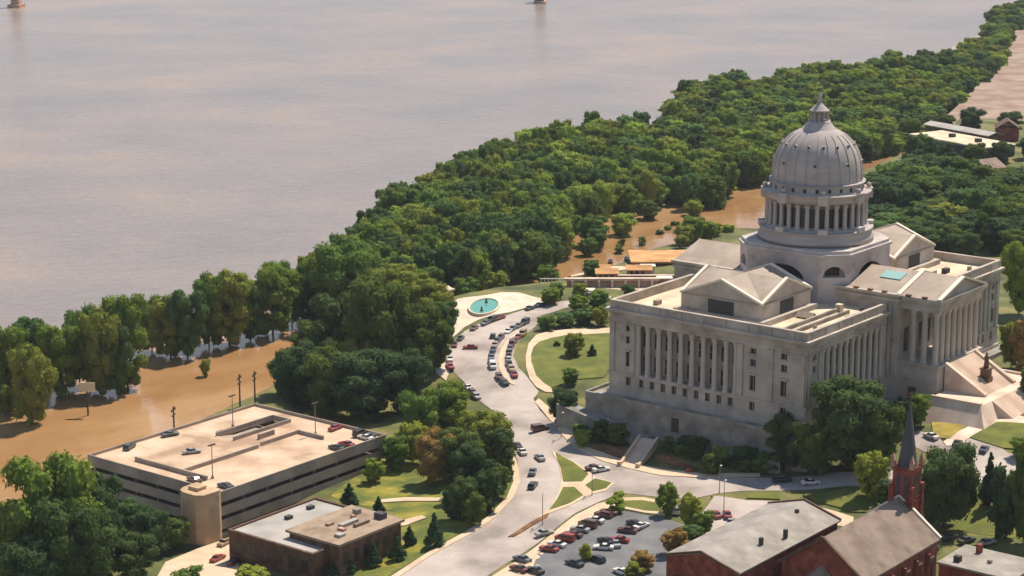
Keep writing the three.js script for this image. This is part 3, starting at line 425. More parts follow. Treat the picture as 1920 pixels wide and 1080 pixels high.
  mesh('ramp', tri([[[-68.5, -3.2, -44], [-63.81, -3.2, -44], [-63.81, -8.4, -14], [-68.5, -8.4, -14]], [[-68.5, -3.2, -44], [-68.5, -8.4, -14], [-68.5, -16, -14], [-68.5, -16, -44]], [[-68.5, -8.4, -14], [-63.81, -8.4, -14], [-63.81, -16, -14], [-68.5, -16, -14]]]), M.podium, pod);
  mesh('ramp', tri([[[-67.5, -8.6, 2], [-63.81, -8.6, 2], [-63.81, -6.4, 30], [-67.5, -6.4, 30]], [[-67.5, -8.6, 2], [-67.5, -6.4, 30], [-67.5, -16, 30], [-67.5, -16, 2]]]), M.podium, pod);
  // ---- dome
  const sq = (h, c) => [[-h + c, -h], [h - c, -h], [h, -h + c], [h, h - c], [h - c, h], [-h + c, h], [-h, h - c], [-h, -h + c]];
  const panels = [prism(sq(14.4, 5), 24.5, 38.6)];
  for (let k = 0; k < 8; k++) { // eight faces, each pierced by a deep arched recess
    const main = k % 2 === 0, L = main ? 11.9 : 4.596, d = main ? 18.4 : (18.4 * 2 - 6.5) / Math.SQRT2, rx = main ? 7.2 : 3.3, ry = main ? 4.4 : 3.2, yb = main ? 30.9 : 32.6;
    const s = new THREE.Shape([[-L, 24.5], [L, 24.5], [L, 38.6], [-L, 38.6]].map(([x, y]) => new THREE.Vector2(x, y)));
    const a = new THREE.Path(); a.absellipse(0, yb, rx, ry, 0, Math.PI); a.lineTo(-rx, yb); s.holes.push(a);
    const g = new THREE.ExtrudeGeometry(s, { depth: 3.4, bevelEnabled: false, curveSegments: 18 }); g.translate(0, 0, d - 3.4); g.rotateY(k * Math.PI / 4); panels.push(boxUV(g));
  }
  const base = mesh('dome_base', [...panels, prism(sq(18.9, 6.7), 38.603, 39.3), prism(sq(18.2, 6.5), 39.3, 40.2)], M.stoneDome, C);
  for (let k = 0; k < 8; k++) { const main = k % 2 === 0, d = main ? 18.4 : (18.4 * 2 - 6.5) / Math.SQRT2, w = main ? 5.6 : 2.4, hh = main ? 3 : 2.2, y = main ? 31 : 32.7, g = new THREE.BoxGeometry(w * 2, hh, 0.15); g.translate(0, y + hh / 2, d - 3.2); g.rotateY(k * Math.PI / 4); mesh('arched_window', boxUV(g), M.glass, base); }
  mesh('stylobate', [lathe([[0, 40.1], [17, 40.1], [17, 41.6], [16.5, 41.9], [16.3, 43.6], [16.8, 43.9], [16.8, 44.5], [0, 44.5]], 72)], M.stoneDome, C);
  const drum = mesh('drum', [lathe([[13.5, 44.4], [13.5, 53], [0, 53]], 72), lathe([[0, 52.4], [15.1, 52.4], [15.1, 53.5], [15.0, 53.6], [15.0, 54.3], [15.9, 54.6], [15.9, 55.1], [13.7, 55.12], [13.7, 57.3], [14.1, 57.4], [14.1, 57.8], [0, 57.8]], 72), lathe([[15.4, 44.4], [15.4, 45], [0, 45]], 72)], M.stoneDome, C);
  const DC = columnGeo(0.66, 45, 52.4, 12);
  for (let i = 0; i < 32; i++) { // paired columns on eight piers with single ones between
    const a = (i / 32) * 2 * Math.PI + 0.05; const c = mesh('column', DC, M.stoneDome, drum); c.position.set(Math.cos(a) * 14.35, 0, Math.sin(a) * 14.35);
    const b = a + Math.PI / 32;
    { const g = new THREE.BoxGeometry(0.2, 5.6, 1.75); g.translate(13.5, 48.3, 0); g.rotateY(-b); mesh('window', boxUV(g), M.glass, drum); }
  }
  for (let i = 0; i < 8; i++) { // projecting entablature blocks over the piers
    const a = (i / 8) * 2 * Math.PI + 0.15, g = new THREE.BoxGeometry(2.2, 2.9, 3); g.translate(15.2, 53.9, 0); g.rotateY(-a); mesh('entablature_block', boxUV(g), M.stoneDome, drum);
    const p = new THREE.BoxGeometry(2, 1.4, 2.8); p.translate(15.9, 44.8, 0); p.rotateY(-a); mesh('pedestal', boxUV(p), M.stoneDome, drum);
    const u = new THREE.SphereGeometry(0.8, 10, 8); u.translate(Math.cos(a) * 15.2, 56, Math.sin(a) * 15.2); mesh('urn', u, M.stoneDome, drum);
  }
  for (let i = 0; i < 24; i++) { const a = (i / 24) * 2 * Math.PI, g = new THREE.BoxGeometry(0.16, 1.1, 0.9); g.translate(13.7, 56.2, 0); g.rotateY(-a); mesh('attic_window', boxUV(g), M.glass, drum); }
  const domeR = (y) => { const k = Math.max(0, (y - 58) / 15.4); return 13.1 * Math.sqrt(Math.max(0, 1 - Math.pow(k, 2.6))); };
  const prof = []; for (let y = 57.7; y <= 73; y += 0.45) prof.push([domeR(y), y]); prof.push([0, 73.2]);
  const dome = mesh('dome', lathe(prof, 72), M.stoneDome, C);
  for (let i = 0; i < 24; i++) {
    const a = (i / 24) * 2 * Math.PI, pts = []; for (let y = 57.8; y <= 72.2; y += 0.9) pts.push(V(Math.cos(a) * (domeR(y) + 0.08), y, Math.sin(a) * (domeR(y) + 0.08)));
    mesh('rib', new THREE.TubeGeometry(new THREE.CatmullRomCurve3(pts), 14, 0.17, 5), M.stoneDome, dome);
  }
  for (const [y, n, r, o] of [[68.4, 16, 0.34, 0.13], [63.4, 8, 0.4, 0.13 + Math.PI / 16]]) for (let i = 0; i < n; i++) {
    const a = (i / n) * 2 * Math.PI + o, R = domeR(y);
    const hood = new THREE.CylinderGeometry(r * 1.4, r * 1.4, 1.0, 12); hood.rotateZ(Math.PI / 2); hood.translate(R - 0.1, y, 0); hood.rotateY(-a);
    const h = mesh('dormer', hood, M.stoneDome, dome); const eye = new THREE.CylinderGeometry(r, r, 0.1, 12); eye.rotateZ(Math.PI / 2); eye.translate(R + 0.42, y, 0); eye.rotateY(-a); mesh('dormer_eye', eye, M.glass, h);
  }
  const lantern = mesh('lantern', [lathe([[0, 71.4], [6.2, 71.4], [4.9, 72.6], [3.9, 73.8], [3.3, 74.6], [3.3, 75], [0, 75]], 32), cyl(1.7, 1.7, 73.8, 77.6), lathe([[0, 77.5], [2.9, 77.5], [2.9, 78], [2.4, 78.1], [2.1, 78.7], [1.3, 79.4], [0.9, 79.7], [0.9, 79.9], [0, 79.9]], 24)], M.stoneDome, C);
  const LC = columnGeo(0.26, 74.95, 77.5, 8);
  for (let i = 0; i < 12; i++) { const a = i * Math.PI / 6, c = mesh('column', LC, M.stoneDome, lantern); c.position.set(Math.cos(a) * 2.6, 0, Math.sin(a) * 2.6); }
  mesh('crowning_statue', [lathe([[0, 79.8], [0.75, 79.8], [0.65, 80.6], [0.5, 81.3], [0.62, 82], [0.45, 82.5], [0.2, 82.7], [0.28, 83], [0.26, 83.3], [0, 83.5]], 14), new THREE.CapsuleGeometry(0.16, 1, 3, 6).rotateZ(0.7).translate(0.6, 82.6, 0).toNonIndexed()], M.stoneDome, C);
}
// ---------------------------------------------------------------- south steps, terrace and statue
{
  const t = thing('grand_staircase', 'wide pale stone steps and terrace below the south portico', 'staircase', [0, 0, 0]);
  const N = 50;
  for (let i = 0; i < N; i++) { const z = 48.42 + i * 0.24, y = 11.2 - i * 0.145; mesh('step', box(-8.5, 8.5, 1, y, z, z + 0.24), M.stair, t); }
  for (const s of [-1, 1]) mesh('cheek_wall', tri([[[s * 8.52, 11.9, 48.42], [s * 9.9, 11.9, 48.42], [s * 9.9, 4.6, 61], [s * 8.52, 4.6, 61]], [[s * 9.9, 11.9, 48.42], [s * 9.9, -2, 48.42], [s * 9.9, -2, 61], [s * 9.9, 4.6, 61]], [[s * 8.52, 11.9, 48.42], [s * 8.52, 4.6, 61], [s * 8.52, -2, 61], [s * 8.52, -2, 48.42]], [[s * 9.9, 4.6, 61], [s * 9.9, -2, 61], [s * 8.52, -2, 61], [s * 8.52, 4.6, 61]]]), M.stair, t);
  // terrace with battered stone sides
  const top = [[-19, 49], [19, 49], [19, 64], [-19, 64]], bot = [[-24, 46], [24, 46], [24, 68], [-24, 68]], f = [top.map(([x, z]) => [x, 3.96, z])];
  for (let i = 0; i < 4; i++) { const j = (i + 1) % 4; f.push([[top[i][0], 3.96, top[i][1]], [bot[i][0], -2.6, bot[i][1]], [bot[j][0], -2.6, bot[j][1]], [top[j][0], 3.96, top[j][1]]]); }
  mesh('terrace', tri(f), M.stair, t);
  for (let i = 0; i < 26; i++) mesh('step', box(-12, 12, -2, 3.9 - i * 0.15, 64.02 + i * 0.25, 64.27 + i * 0.25), M.stair, t);
  for (const x of [-19, 18.2]) mesh('terrace_curb', box(x, x + 0.8, 3.965, 4.6, 49, 64), M.stair, t);
  const st = thing('bronze_statue', 'dark bronze standing figure on a tall pedestal amid the south steps', 'statue', [0, 5.6, 56.3]);
  mesh('pedestal', [box(-1.5, 1.5, -1.2, 1.4, -1.5, 1.5), box(-1.2, 1.2, 1.4, 3.6, -1.2, 1.2), box(-1.4, 1.4, 3.6, 4, -1.4, 1.4)], M.bronze, st);
  mesh('figure', [lathe([[0, 4], [0.75, 4], [0.7, 5.2], [0.55, 6], [0.72, 6.9], [0.62, 7.4], [0.25, 7.6], [0.22, 7.75], [0.36, 8], [0.34, 8.35], [0, 8.55]], 14), new THREE.CapsuleGeometry(0.2, 1.5, 3, 8).rotateZ(0.25).translate(0.8, 6.4, 0.1).toNonIndexed(), new THREE.CapsuleGeometry(0.2, 1.5, 3, 8).rotateZ(-0.25).translate(-0.8, 6.4, 0.1).toNonIndexed()], M.bronze, st);
}
// west steps from the pavement up to the podium
{
  const t = thing('stone_stairway', 'short stone stairway with sloping cheek walls climbing from pavement to podium', 'stairway', [-83.5, -11.5, -8], 0);
  const dir = Math.atan2(-(-12.2 + 8), (-67.5 + 83.5)); t.rotation.y = dir;
  for (let i = 0; i < 14; i++) mesh('step', box(1 + i * 1.05, 2.05 + i * 1.05, -2, 0.25 + i * 0.28, -2.2, 2.2), M.stair, t);
  for (const s of [-1, 1]) mesh('cheek_wall', [tri([[[0, 0.9, s * 2.25], [16, 4.6, s * 2.25], [16, -2, s * 2.25], [0, -2, s * 2.25]], [[0, 0.9, s * 3], [16, 4.6, s * 3], [16, -2, s * 3], [0, -2, s * 3]], [[0, 0.9, s * 2.25], [16, 4.6, s * 2.25], [16, 4.6, s * 3], [0, 0.9, s * 3]], [[0, 0.9, s * 2.25], [0, -2, s * 2.25], [0, -2, s * 3], [0, 0.9, s * 3]]]), box(-0.6, 0.6, -2, 1.5, s > 0 ? 2.1 : -3.2, s > 0 ? 3.2 : -2.1)], M.walk, t);
}

// ---------------------------------------------------------------- parking garage
const DECK = -7.6;
{
  const X0 = -176, X1 = -113, Z0 = -121, Z1 = -70.5;
  const G = thing('parking_garage', 'three level concrete parking garage with open cream roof deck', 'garage', [0, 0, 0]);
  const s = new THREE.Shape([[X0, Z0], [X1, Z0], [X1, Z1], [X0, Z1]].map(([x, z]) => new THREE.Vector2(x, -z)));
  const hole = new THREE.Path([[-141, -108], [-141, -101.5], [-119, -101.5], [-119, -108]].map(([x, z]) => new THREE.Vector2(x, -z))); s.holes.push(hole);
  const dk = new THREE.ExtrudeGeometry(s, { depth: 0.6, bevelEnabled: false }); dk.rotateX(-Math.PI / 2); dk.translate(0, DECK - 0.6, 0);
  const deck = mesh('roof_deck', boxUV(dk), M.deck, G);
  mesh('ramp', tri([[[-141, DECK - 0.1, -108], [-141, DECK - 0.1, -101.5], [-119, DECK - 3.3, -101.5], [-119, DECK - 3.3, -108]]]), M.garage, deck);
  for (const [a, b, c, d, h] of [[-141.3, -119, -108.4, -108, 1.1], [-141.3, -119, -101.5, -101.1, 1.1], [-119, -118.6, -108.4, -101.1, 1.1], [-170.6, -170, -109, -81.5, 1.2], [-169.8, -142, -91.3, -90.8, 1.1], [-140, -125, -92.2, -91.7, 1.1], [-125.3, -124.8, -92, -82.4, 1.1], [-136, -130, -97.2, -96.4, 1.5]]) mesh('ramp_wall', box(a, b, DECK + 0.003, DECK + h, c, d), M.garage, deck);
  { const ln = []; for (let x = X0 + 6; x < X1 - 3; x += 2.8) for (const z of [Z0 + 0.6, -97, Z1 - 5.6]) if (!(z === -97 && x > -143 && x < -117)) ln.push(box(x, x + 0.14, DECK + 0.004, DECK + 0.008, z, z + 5)); const sm = mesh('stall_markings', ln, M.cream, deck); sm.userData.kind = 'stuff'; }
  // spandrel bands, one on each side of each level, with open dark gaps between
  const lv = [DECK + 0.85, DECK - 3.3, DECK - 6.9];
  for (let i = 0; i < 3; i++) {
    const y1 = lv[i], y0 = y1 - (i ? 2.5 : 3.0);
    mesh('spandrel', box(X0 - 0.35, X0, y0, y1, Z0, Z1), M.garage, G); mesh('spandrel', box(X1, X1 + 0.35, y0, y1, Z0, Z1), M.garage, G);
    mesh('spandrel', box(X0 - 0.35, X1 + 0.35, y0, y1, Z1 + 0.003, Z1 + 0.35), M.garage, G); mesh('spandrel', box(X0 - 0.35, X1 + 0.35, y0, y1, Z0 - 0.35, Z0 - 0.003), M.garage, G);
    if (i) mesh('floor_slab', box(X0 + 0.2, X1 - 0.2, y0 + 0.2, y0 + 0.6, Z0 + 0.2, Z1 - 0.2), M.garage, G);
  }
  for (let i = 0; i <= 7; i++) for (const z of [Z0 + 1.6, Z1 - 1.6]) { const x = X0 + 0.5 + i * (X1 - X0 - 1) / 7; mesh('pier', box(x - 0.35, x + 0.35, -24, DECK - 0.61, z - 0.35, z + 0.35), M.garage, G); }
  for (let i = 1; i < 6; i++) for (const x of [X0 + 1.6, X1 - 1.6]) { const z = Z0 + i * (Z1 - Z0) / 6; mesh('pier', box(x - 0.35, x + 0.35, -24, DECK - 0.61, z - 0.35, z + 0.35), M.garage, G); }
  mesh('ramp_core', box(X0 + 14, X1 - 14, -24, DECK - 0.62, Z0 + 14, Z1 - 14), M.garage, G);
  mesh('basement_wall', box(X0 - 0.2, X0 + 0.3, -24, lv[2] - 3.4, Z0, Z1 - 0.31), M.garage, G); mesh('basement_wall', box(X0 - 0.2, X1 + 0.2, -24, lv[2] - 3.4, Z1 - 0.3, Z1 + 0.2), M.garage, G);
  // rounded corner stair tower
  const rc = [[-184, -71.5], [-184, -76], [-183, -78], [-181, -79], [-176.36, -79], [-176.36, -70.14], [-177.5, -69.6], [-182.6, -69.6]];
  const tw = mesh('stair_tower', [prism(rc, -24, DECK + 1.6)], M.tower, G);
  mesh('tower_hatch', box(-181.6, -178.6, DECK + 1.603, DECK + 2.5, -76.5, -73), M.tower, tw);
  for (const [x, z, lb] of [[-168.2, -81.6, 'tall light pole at the near corner of the garage ramp wall'], [-131.8, -111.2, 'slim light pole behind the garage ramp opening'], [-123, -87.4, 'slim light pole by the far ramp wall on garage deck']]) {
    const p = thing('light_pole', lb, 'light pole', [x, DECK, z], 0, 'light poles on the garage deck');
    mesh('shaft', cyl(0.16, 0.1, 0, 9), M.metal, p); mesh('base', cyl(0.4, 0.4, 0.003, 0.7), M.garage, p); mesh('lamp_head', [box(-1.2, 1.2, 9, 9.3, -0.25, 0.25)], M.wood, p);
  }
}
// ---------------------------------------------------------------- brown office building
{
  const g0 = -19.5, B = thing('office_building', 'low brown brick building with pale grey flat roof beside the garage', 'building', [0, 0, 0]);
  mesh('wall', [box(-188, -157, g0, -10.9, -55.5, -27)], M.brown, B);
  const rf = mesh('roof', box(-187.5, -157.5, -10.9, -10.75, -55, -27.5), M.greyRoof, B);
  for (const [a, b, c, d] of [[-188.3, -187.5, -55.8, -26.7], [-157.5, -156.7, -55.8, -26.7], [-187.5, -157.5, -55.8, -55], [-187.5, -157.5, -27.5, -26.7]]) mesh('parapet', box(a, b, -11.2, -10.3, c, d), M.brown, rf);
  for (const [x, z] of [[-172.5, -50], [-163.5, -51]]) mesh('roof_drain_hood', box(x - 0.9, x + 0.9, -10.74, -9.9, z - 0.7, z + 0.7), M.dark, rf);
  const ph = mesh('upper_storey', [box(-182.5, -160, g0 + 2, -9.2, -40, -23.5)], M.brown, B);
  mesh('upper_roof', box(-183.2, -159.3, -9.2, -8.6, -40.7, -22.8), M.brownRoof, ph);
  for (const [x, z, w, d, h, m] of [[-171, -31, 6, 1.5, 0.9, M.greyRoof], [-169, -28.5, 5, 1.1, 0.8, M.slate], [-178.5, -27, 2, 2, 0.7, M.greyRoof], [-163.5, -35, 1.6, 1.6, 1.2, M.metal], [-162.5, -28, 2, 2.6, 1.5, M.spire], [-174, -34.5, 2, 1.2, 0.6, M.brownRoof], [-166.5, -33.6, 1, 1, 0.8, M.pinkStone], [-175, -29.5, 1.2, 2, 0.6, M.pinkStone]]) mesh('air_handler', box(x - w / 2, x + w / 2, -8.6, -8.6 + h, z - d / 2, z + d / 2), m, ph);
  for (let i = 0; i < 6; i++) mesh('window', box(-181 + i * 3.6, -179.2 + i * 3.6, -14.6, -11.4, -23.5, -23.42), M.glass, ph);
  for (let i = 0; i < 6; i++) mesh('window', box(-188.08, -188, -15.4, -12.6, -53 + i * 4.4, -50.6 + i * 4.4), M.glass, B);
}
// ---------------------------------------------------------------- church
{
  const g0 = -15, C = thing('brick_church', 'red brick church with steep grey brown roof and dark slate spire', 'church', [0, 0, 0]);
  const X0 = -153.2, X1 = -118.6, zc = 91.3, hw = 10, ye = 2.6, yr = 10;
  const gable = (x) => [[x, ye, zc - hw], [x, ye, zc + hw], [x, yr, zc]];
  mesh('nave_wall', [box(X0, X1, g0, ye, zc - hw, zc + hw), tri([gable(X0), gable(X1)])], M.brick, C);
  const rf = mesh('nave_roof', gableRoof('x', X0 - 0.5, X1 + 0.3, zc, hw, ye + 0.25, yr + 0.25, 0.4, 0.7), M.slate, C);
  for (const x of [X0 - 0.45, X1 + 0.3]) for (const s of [-1, 1]) { const a = V(x, ye - 0.2, zc + s * (hw + 0.6)), b = V(x, yr + 0.3, zc), g = new THREE.BoxGeometry(0.7, 0.6, a.distanceTo(b)); g.applyQuaternion(new THREE.Quaternion().setFromUnitVectors(V(0, 0, 1), b.clone().sub(a).normalize())); g.translate(x, (a.y + b.y) / 2 + 0.1, (a.z + b.z) / 2); mesh('gable_coping', boxUV(g), x < -140 ? M.brown : M.coping, rf); }
  for (let i = 0; i < 6; i++) { const x = X0 + 3.2 + i * 5.7; mesh('buttress', [box(x - 2.9, x - 2.1, g0, 0.4, zc + hw + 0.003, zc + hw + 1.1)], M.brick, C); const w = mesh('window', [box(x - 0.8, x + 0.8, -8, -1.5, zc + hw + 0.003, zc + hw + 0.09)], M.glass, C); mesh('arch_hood', box(x - 1.1, x + 1.1, -1.45, -1, zc + hw + 0.003, zc + hw + 0.3), M.stair, w); }
  // lower sacristy in front of the west gable
  mesh('apse', [prism([[-153.3, 84.5], [-157.5, 86.5], [-159, 91.3], [-157.5, 96], [-153.3, 98]], g0, -2)], M.brick, C);
  { const pts = [[-153.3, 84.5], [-157.5, 86.5], [-159, 91.3], [-157.5, 96], [-153.3, 98]], f = []; for (let i = 0; i < 4; i++) f.push([[pts[i][0], -2, pts[i][1]], [pts[i + 1][0], -2, pts[i + 1][1]], [-153.25, 4, 91.3]]); mesh('apse_roof', tri(f), M.slate, C); }
  // tower and spire at the far gable
  const T = mesh('tower', [box(-118.5, -113.7, g0, 17.2, 88.6, 93.4), box(-118.8, -113.4, 8.8, 9.4, 88.3, 93.7), box(-118.8, -113.4, 16.6, 17.3, 88.3, 93.7)], M.brick, C);
  for (const [x, z] of [[-118.5, 88.6], [-113.7, 88.6], [-118.5, 93.4], [-113.7, 93.4]]) { mesh('pinnacle', [box(x - 0.5, x + 0.5, 17.2, 18.6, z - 0.5, z + 0.5), new THREE.ConeGeometry(0.62, 2, 4).rotateY(Math.PI / 4).translate(x, 19.6, z).toNonIndexed()], M.pinkStone, T); mesh('corner_buttress', box(x - 0.6, x + 0.6, g0, 13, z - 0.6, z + 0.6), M.brick, T); }
  for (const [a, b, c, d] of [[-118.58, -118.5, 89.6, 90.6], [-118.58, -118.5, 91.4, 92.4]]) mesh('louvre', box(a, b, 10.6, 15.4, c, d), M.spire, T);
  for (const [a, b] of [[-117.6, -116.5], [-115.7, -114.6]]) mesh('louvre', box(a, b, 10.6, 15.4, 93.4, 93.48), M.spire, T);
  mesh('spire', [new THREE.ConeGeometry(2.35, 16, 8).translate(-116.1, 25.3, 91).toNonIndexed()], M.spire, T);
  for (let i = 0; i < 4; i++) { const g = new THREE.ConeGeometry(0.8, 3, 4); g.translate(Math.cos(i * Math.PI / 2) * 1.7, 18.8, Math.sin(i * Math.PI / 2) * 1.7); g.translate(-116.1, 0, 91); mesh('spire_gablet', g, M.spire, T); }
  mesh('cross', [box(-116.18, -116.02, 33, 34.6, 90.92, 91.08), box(-116.18, -116.02, 33.9, 34.08, 90.5, 91.5)], M.bronze, T); T.position.z = 0.8;

  const S = thing('parish_hall', 'long brick hall with pale shallow gabled roof beside the church', 'building', [0, 0, 0]);
  const hx0 = -165.5, hx1 = -122, hz = 68.4, hh = 9.2, he = 2.4, hr = 5;
  mesh('wall', [box(hx0, hx1, -16, he, hz - hh, hz + hh), tri([[[hx0, he, hz - hh], [hx0, he, hz + hh], [hx0, hr, hz]], [[hx1, he, hz - hh], [hx1, he, hz + hh], [hx1, hr, hz]]])], M.brick, S);
  const hrf = mesh('roof', gableRoof('x', hx0 - 0.5, hx1 + 0.5, hz, hh, he + 0.3, hr + 0.3, 0.35, 0.6), M.paleSlate, S);
  for (const [x, z] of [[-128.5, 70.5], [-150, 74], [-142, 75.5]]) mesh('roof_vent', box(x - 0.4, x + 0.4, 3.4, 5.4, z - 0.4, z + 0.4), M.dark, hrf);
  for (const s of [-1, 1]) for (const x of [hx0 - 0.5, hx1 + 0.5]) { const a = V(x, he + 0.1, hz + s * (hh + 0.6)), b = V(x, hr + 0.35, hz), g = new THREE.BoxGeometry(0.5, 0.5, a.distanceTo(b)); g.applyQuaternion(new THREE.Quaternion().setFromUnitVectors(V(0, 0, 1), b.clone().sub(a).normalize())); g.translate(x, (a.y + b.y) / 2 + 0.1, (a.z + b.z) / 2); mesh('barge_board', boxUV(g), M.brown, hrf); }
  for (let i = 0; i < 4; i++) mesh('window', box(hx0 - 0.08, hx0, -4.5, -1.5, hz - 7 + i * 4.2, hz - 5.4 + i * 4.2), M.glass, S);

  const K = thing('rectory_building', 'small flat roofed building with pale roof right of the church', 'building', [0, 0, 0]);
  mesh('wall', box(-114.5, -100.5, -16, -5.2, 100, 118), M.brick, K);
  const kr = mesh('roof', [box(-114.9, -100.1, -5.2, -4.7, 99.6, 118.4)], M.paleSlate, K);
  mesh('roof_hatch', box(-112.4, -111, -4.7, -3.3, 102.5, 104), M.dark, kr); mesh('chimney', box(-104, -102.8, -4.7, -2.6, 104, 105.2), M.brick, kr); mesh('roof_vent', box(-108.6, -107.8, -4.7, -3.9, 109, 110), M.metal, kr);
}
// ---------------------------------------------------------------- plaza: pool, brick pylon, river monument
{
  const y = groundAt(36, -154) + 0.32;
  const p = thing('fountain_pool', 'oval turquoise fountain pool on the pale plaza', 'pool', [35.8, y, -154.5], 0.55);
  const ring = new THREE.Shape(); ring.absellipse(0, 0, 12.5, 5.6, 0, Math.PI * 2); const inn = new THREE.Path(); inn.absellipse(0, 0, 11.8, 4.9, 0, Math.PI * 2); ring.holes.push(inn);
  const rg = new THREE.ExtrudeGeometry(ring, { depth: 0.9, bevelEnabled: false, curveSegments: 48 }); rg.rotateX(-Math.PI / 2); rg.translate(0, -0.3, 0); mesh('rim', boxUV(rg), M.plaza, p);
  const w = new THREE.Shape(); w.absellipse(0, 0, 11.9, 5, 0, Math.PI * 2); const wg = new THREE.ExtrudeGeometry(w, { depth: 0.5, bevelEnabled: false, curveSegments: 48 }); wg.rotateX(-Math.PI / 2); wg.translate(0, -0.2, 0); mesh('water', boxUV(wg), M.pool, p);
  mesh('fountain_figure', [lathe([[0, 0], [0.7, 0], [0.55, 0.6], [0.28, 0.9], [0.36, 1.4], [0.18, 1.9], [0, 2]], 12)], M.bronze, p).position.x = 6;
  mesh('fountain_figure', [lathe([[0, 0], [0.7, 0], [0.55, 0.6], [0.28, 0.9], [0.36, 1.4], [0.18, 1.9], [0, 2]], 12)], M.bronze, p).position.x = -7;
  const k = thing('brick_pylon', 'reddish brick pylon at the wooded edge of the plaza', 'pylon', [27, groundAt(27, -164), -164]);
  mesh('shaft', [box(-1.5, 1.5, -1, 8, -1.5, 1.5)], M.brick, k); mesh('cap', [box(-1.8, 1.8, 8, 8.6, -1.8, 1.8), new THREE.ConeGeometry(1.8, 1.2, 4).rotateY(Math.PI / 4).translate(0, 9.2, 0).toNonIndexed()], M.stair, k);

  const m = thing('river_monument', 'low stone and brick monument wall with columns north of the capitol', 'monument', [96, -12.6, -141], -0.9);
  mesh('wall', [box(-17, 17, -2, 3.2, -0.6, 0.6)], M.pinkStone, m); mesh('plinth', [box(-18.5, 18.5, -2, 0.6, 0.7, 5)], M.stair, m); mesh('cornice', box(-18, 18, 3.2, 4, -1.1, 1.1), M.stair, m);
  for (let i = 0; i < 7; i++) { const c = mesh('column', cyl(0.5, 0.45, 0.6, 3.2, 0, 0, 12), M.stair, m); c.position.set(-15 + i * 5, 0, 1.4); }
  const b = thing('terrace_wall', 'low cream retaining wall below the north lawn', 'wall', [118, -13, -141], -0.9);
  for (let i = 0; i < 6; i++) mesh('wall_panel', box(-18 + i * 6, -12.1 + i * 6, -3, 1.4, -0.5, 0.5), M.walk, b);
  mesh('coping', box(-18.3, 18.3, 1.4, 1.75, -0.8, 0.8), M.stair, b);
  const G0 = thing('white_balustrade', 'white balustrade and landing above the flood at left of the monument', 'balustrade', [86, -12.2, -160], -0.9);
  mesh('landing', box(-6, 6, -3, 0.3, -2.5, 2.5), M.pinkStone, G0); mesh('rail', box(-6, 6, 1.7, 2.1, -2.6, -2.2), M.coping, G0); for (let i = 0; i < 9; i++) { const c = mesh('baluster', cyl(0.22, 0.16, 0.3, 1.7, 0, 0, 8), M.coping, G0); c.position.set(-5.6 + i * 1.4, 0, -2.4); }
  for (const [x, z, w, d, lb] of [[108, -152, 4, 3, 'low pavilion with tan roof at the near end of the river terrace'], [121, -146, 4.5, 3, 'low pavilion with tan roof beside the terrace wall'], [121, -166, 5, 3.5, 'low tan roofed shelter nearest the flood water']]) { const q = thing('river_pavilion', lb, 'pavilion', [x, groundAt(x, z), z], -0.9, 'low pavilions north of the capitol'); mesh('wall', box(-w, w, -2, 2.8, -d, d), M.pinkStone, q); mesh('roof', gableRoof('x', -w - 0.6, w + 0.6, 0, d, 2.9, 4, 0.3, 0.7), M.orangeRoof, q); for (let i = 0; i < 3; i++) mesh('window', box(-w + 0.8 + i * 2.2, -w + 2 + i * 2.2, 0.6, 2.2, d, d + 0.06), M.glass, q); }
  const KIO = [['tan_kiosk', 'small tan kiosk with pale roof right of the monument', [112, -12.8, -128], 3.2, M.pinkStone], ['stone_planter', 'low stone planter block left of the monument wall', [80, -12, -141], 1.6, M.stair], ['stone_planter', 'low stone planter block right of the monument wall', [103, -12.4, -121], 1.6, M.stair], ['white_shed', 'small white shed behind the terrace wall', [133, -14.5, -150], 3, M.coping]];
  for (const [nm, lb, p0, hh, m0] of KIO) { const q = thing(nm, lb, nm.split('_')[1], p0, -0.9); mesh('body', box(-2.6, 2.6, -2, hh, -1.8, 1.8), m0, q); mesh('top', box(-3, 3, hh, hh + 0.35, -2.2, 2.2), M.coping, q); }
  // flat muddy-roofed building by the flood, and a paved lot
  const o = thing('riverside_warehouse', 'low building with flat orange brown roof beside the flood water', 'building', [173.5, -22, -171.5], -0.906);
  mesh('wall', box(-12, 12, -2, 4.4, -11, 11), M.brown, o); mesh('roof', box(-12.8, 12.8, 4.4, 5, -11.8, 11.8), M.orangeRoof, o);
  for (let i = 0; i < 5; i++) mesh('door', box(-11 + i * 4.6, -8.4 + i * 4.6, -1.5, 2.6, 11.003, 11.1), M.door, o);
  const lot = [[128, -190], [150, -188], [160, -166], [130, -160], [118, -176]]; sheet('gravel_lot', lot, M.walk, 0.3);
}
